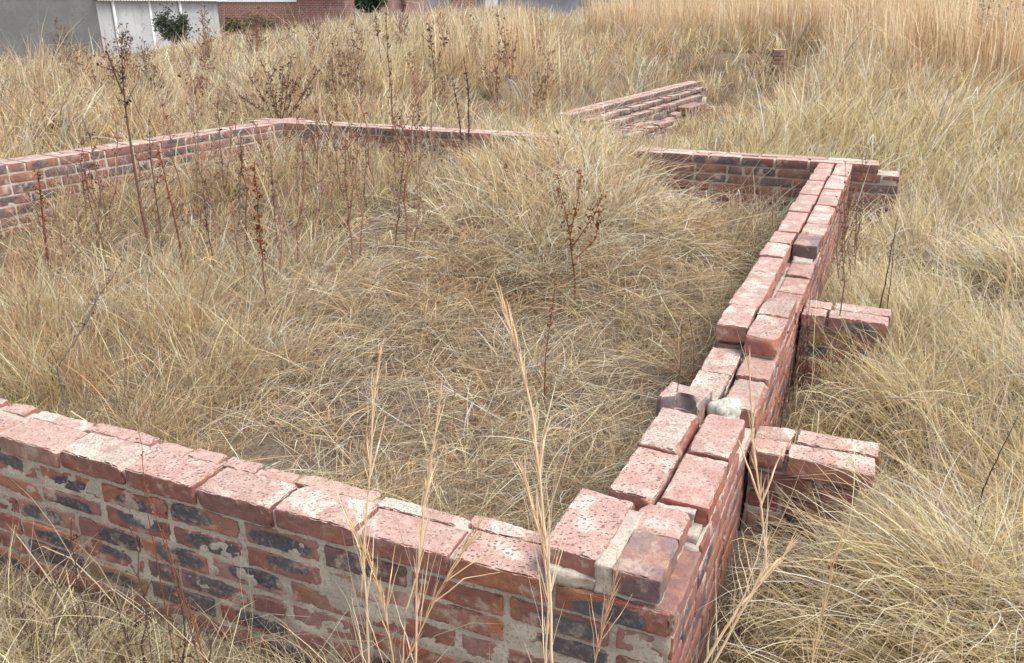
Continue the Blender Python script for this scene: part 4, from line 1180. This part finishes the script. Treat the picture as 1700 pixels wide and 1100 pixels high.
# corrugated roof, sloping up from the lit eave
e = np.array([cB[0] - cA[0], cB[1] - cA[1]]); EL = np.linalg.norm(e); e /= EL; nrm = np.array([-e[1], e[0]])
if nrm @ (np.array([cL[0], cL[1]]) - np.array([cA[0], cA[1]])) < 0: nrm = -nrm
W = abs((np.array([cL[0], cL[1]]) - np.array([cA[0], cA[1]])) @ nrm)
B = MB(); nn = 260; s = np.linspace(-.1, EL + .4, nn); wave = .03 * np.sin(s * 2 * np.pi / .15)
for t0, t1, za, zc in ((-.30, W / 2, ze + .05, ze + 2.0), (W / 2, W + .3, ze + 2.0, ze + .05)):
    rows = []
    for t, z in ((t0, za), (t1, zc)):
        rows.append(np.stack([cA[0] + e[0] * s + nrm[0] * t, cA[1] + e[1] * s + nrm[1] * t, z + wave], 1))
    top = np.concatenate(rows); bot = top - np.array([0, 0, .05])
    i = np.arange(nn - 1)
    B.add(np.concatenate([top, bot]), np.concatenate([np.stack([i, i + 1, i + nn + 1, i + nn], 1), np.stack([i + 2 * nn, i + 3 * nn, i + 3 * nn + 1, i + 2 * nn + 1], 1), np.stack([i, i + 2 * nn, i + 2 * nn + 1, i + 1], 1), np.stack([i + nn, i + nn + 1, i + 3 * nn + 1, i + 3 * nn], 1)]))
B.build('roof', M_ROOF, root)
for f in (.115, .655):
    q = np.array([cA[0] + e[0] * EL * f, cA[1] + e[1] * EL * f]) - nrm * .08
    S = MB(); v, qq = tube_geo([(q[0], q[1], zb), (q[0], q[1], 0.5), (q[0], q[1], ze)], .075, .075, 8); S.add(v, qq); S.build('drainpipe', M_PIPE, root)
q = np.array([cA[0] + e[0] * EL * .40, cA[1] + e[1] * EL * .40]) - nrm * .03
B = MB(); quad_panel(B, q, q + e * .12, zb, ze, .06); B.build('wall_strip', M_PIPE, root, smooth=False)

p0 = at_d(352, 55, 50.0); p1 = at_d(496, 45, 50.0)
root = empty('boundary_wall', (p0[0], p0[1], 0)); tag(root, 'red brick boundary wall with a white capping behind the grey house', 'wall')
B = MB(); quad_panel(B, p0, p1, -.5, 1.84, .22); B.build('brick_facing', M_FARB, root, smooth=False)
B = MB(); quad_panel(B, p0 + Vector((-.05, -.04, 0)), p1 + Vector((0, -.04, 0)), 1.84, 2.0, .3); B.build('capping', M_WHITE, root, smooth=False)
p0 = at_d(496, 45, 47.0); p1 = at_d(574, 40, 47.0)
root = empty('outbuilding', (p0[0], p0[1], 0)); tag(root, 'dark red brick outbuilding at the end of the boundary wall', 'building')
B = MB(); quad_panel(B, p0, p1, -.5, 2.6, 3.); B.build('wall', M_FARB2, root, smooth=False)
B = MB(); quad_panel(B, p0 + Vector((-.2, -.3, 0)), p1 + Vector((.2, -.3, 0)), 2.6, 2.75, 3.6); B.build('roof', M_ROOF, root, smooth=False)
p0 = at_d(638, 40, 52.0); p1 = at_d(702, 40, 52.0)
root = empty('pink_house', (p0[0], p0[1], 0)); tag(root, 'pink plastered building with a dark post behind the far grass', 'building')
B = MB(); quad_panel(B, p0, p1, -.5, 2.8, 4.); B.build('wall', M_PINK, root, smooth=False)
B = MB(); a = at_d(667, 30, 51.8); b = at_d(674, 30, 51.8); quad_panel(B, a, b, -.5, 2.75, .15); B.build('post', M_DARKW, root, smooth=False)
B = MB(); quad_panel(B, p0 + Vector((-.3, -.4, 0)), p1 + Vector((.3, -.4, 0)), 2.8, 2.95, 4.8); B.build('roof', M_ROOF, root, smooth=False)
p0 = at_d(702, 30, 53.0); p1 = at_d(752, 30, 53.0)
B = MB(); quad_panel(B, p0, p1, -.4, 2.4, .08); o = B.build('metal_gate', M_GATE, origin=(p0[0], p0[1], 0), smooth=False); tag(o, 'plain blue grey metal gate between the pink building and the brick pillar', 'gate')
p0 = at_d(752, 30, 52.0); p1 = at_d(790, 30, 52.0)
B = MB(); quad_panel(B, p0, p1, -.4, 2.5, 1.0); o = B.build('brick_pillar', M_FARB, origin=(p0[0], p0[1], 0), smooth=False); tag(o, 'broad red brick pillar beside the blue grey gate', 'pillar')
p0 = at_d(790, 30, 54.0); p1 = at_d(960, 30, 54.0)
root = empty('grey_shed', (p0[0], p0[1], 0)); tag(root, 'long dull grey shed behind the far grass, with a white door', 'shed')
B = MB(); quad_panel(B, p0, p1, -.4, 2.5, 4.); B.build('wall', M_GATE, root, smooth=False)
B = MB(); a = at_d(806, 30, 53.9); b = at_d(827, 30, 53.9); quad_panel(B, a, b, .9, 2.3, .08); B.build('door', M_WHITE, root, smooth=False)
B = MB(); quad_panel(B, p0 + Vector((-.2, -.3, 0)), p1 + Vector((.2, -.3, 0)), 2.5, 2.62, 4.6); B.build('roof', M_ROOF, root, smooth=False)

# ------------------------------------------------------------------ light
EL_, AZ = R(60), R(112)                       # azimuth from +Y (view direction) towards +X
w = bpy.data.worlds.new('World'); SC.world = w; w.use_nodes = True; nt = w.node_tree; nt.nodes.clear()
sky = nt.nodes.new('ShaderNodeTexSky'); sky.sky_type = 'NISHITA'; sky.sun_disc = False; sky.sun_elevation = EL_; sky.sun_rotation = AZ
sky.air_density = 1.0; sky.dust_density = 3.0; sky.ozone_density = 1.0
hs = nt.nodes.new('ShaderNodeHueSaturation'); hs.inputs['Saturation'].default_value = .25
bg = nt.nodes.new('ShaderNodeBackground'); bg.inputs['Strength'].default_value = .15
ow = nt.nodes.new('ShaderNodeOutputWorld')
nt.links.new(sky.outputs[0], hs.inputs['Color']); nt.links.new(hs.outputs[0], bg.inputs['Color']); nt.links.new(bg.outputs[0], ow.inputs[0])
sl = bpy.data.lights.new('sun', 'SUN'); sl.energy = 1.5; sl.angle = R(25); sl.color = (1., .95, .88)
so = bpy.data.objects.new('sun', sl); COL.objects.link(so)
dirv = Vector((math.sin(AZ) * math.cos(EL_), math.cos(AZ) * math.cos(EL_), math.sin(EL_)))
so.rotation_euler = dirv.to_track_quat('Z', 'Y').to_euler(); so.location = (6, 2, 8)
SC.view_settings.view_transform = 'Standard'; SC.view_settings.look = 'None'; SC.view_settings.exposure = .97; SC.view_settings.gamma = 1
SC.cycles.max_bounces = 9; SC.cycles.diffuse_bounces = 7; SC.cycles.transmission_bounces = 6; SC.cycles.transparent_max_bounces = 4
SC.cycles.use_adaptive_sampling = True; SC.cycles.adaptive_threshold = .015
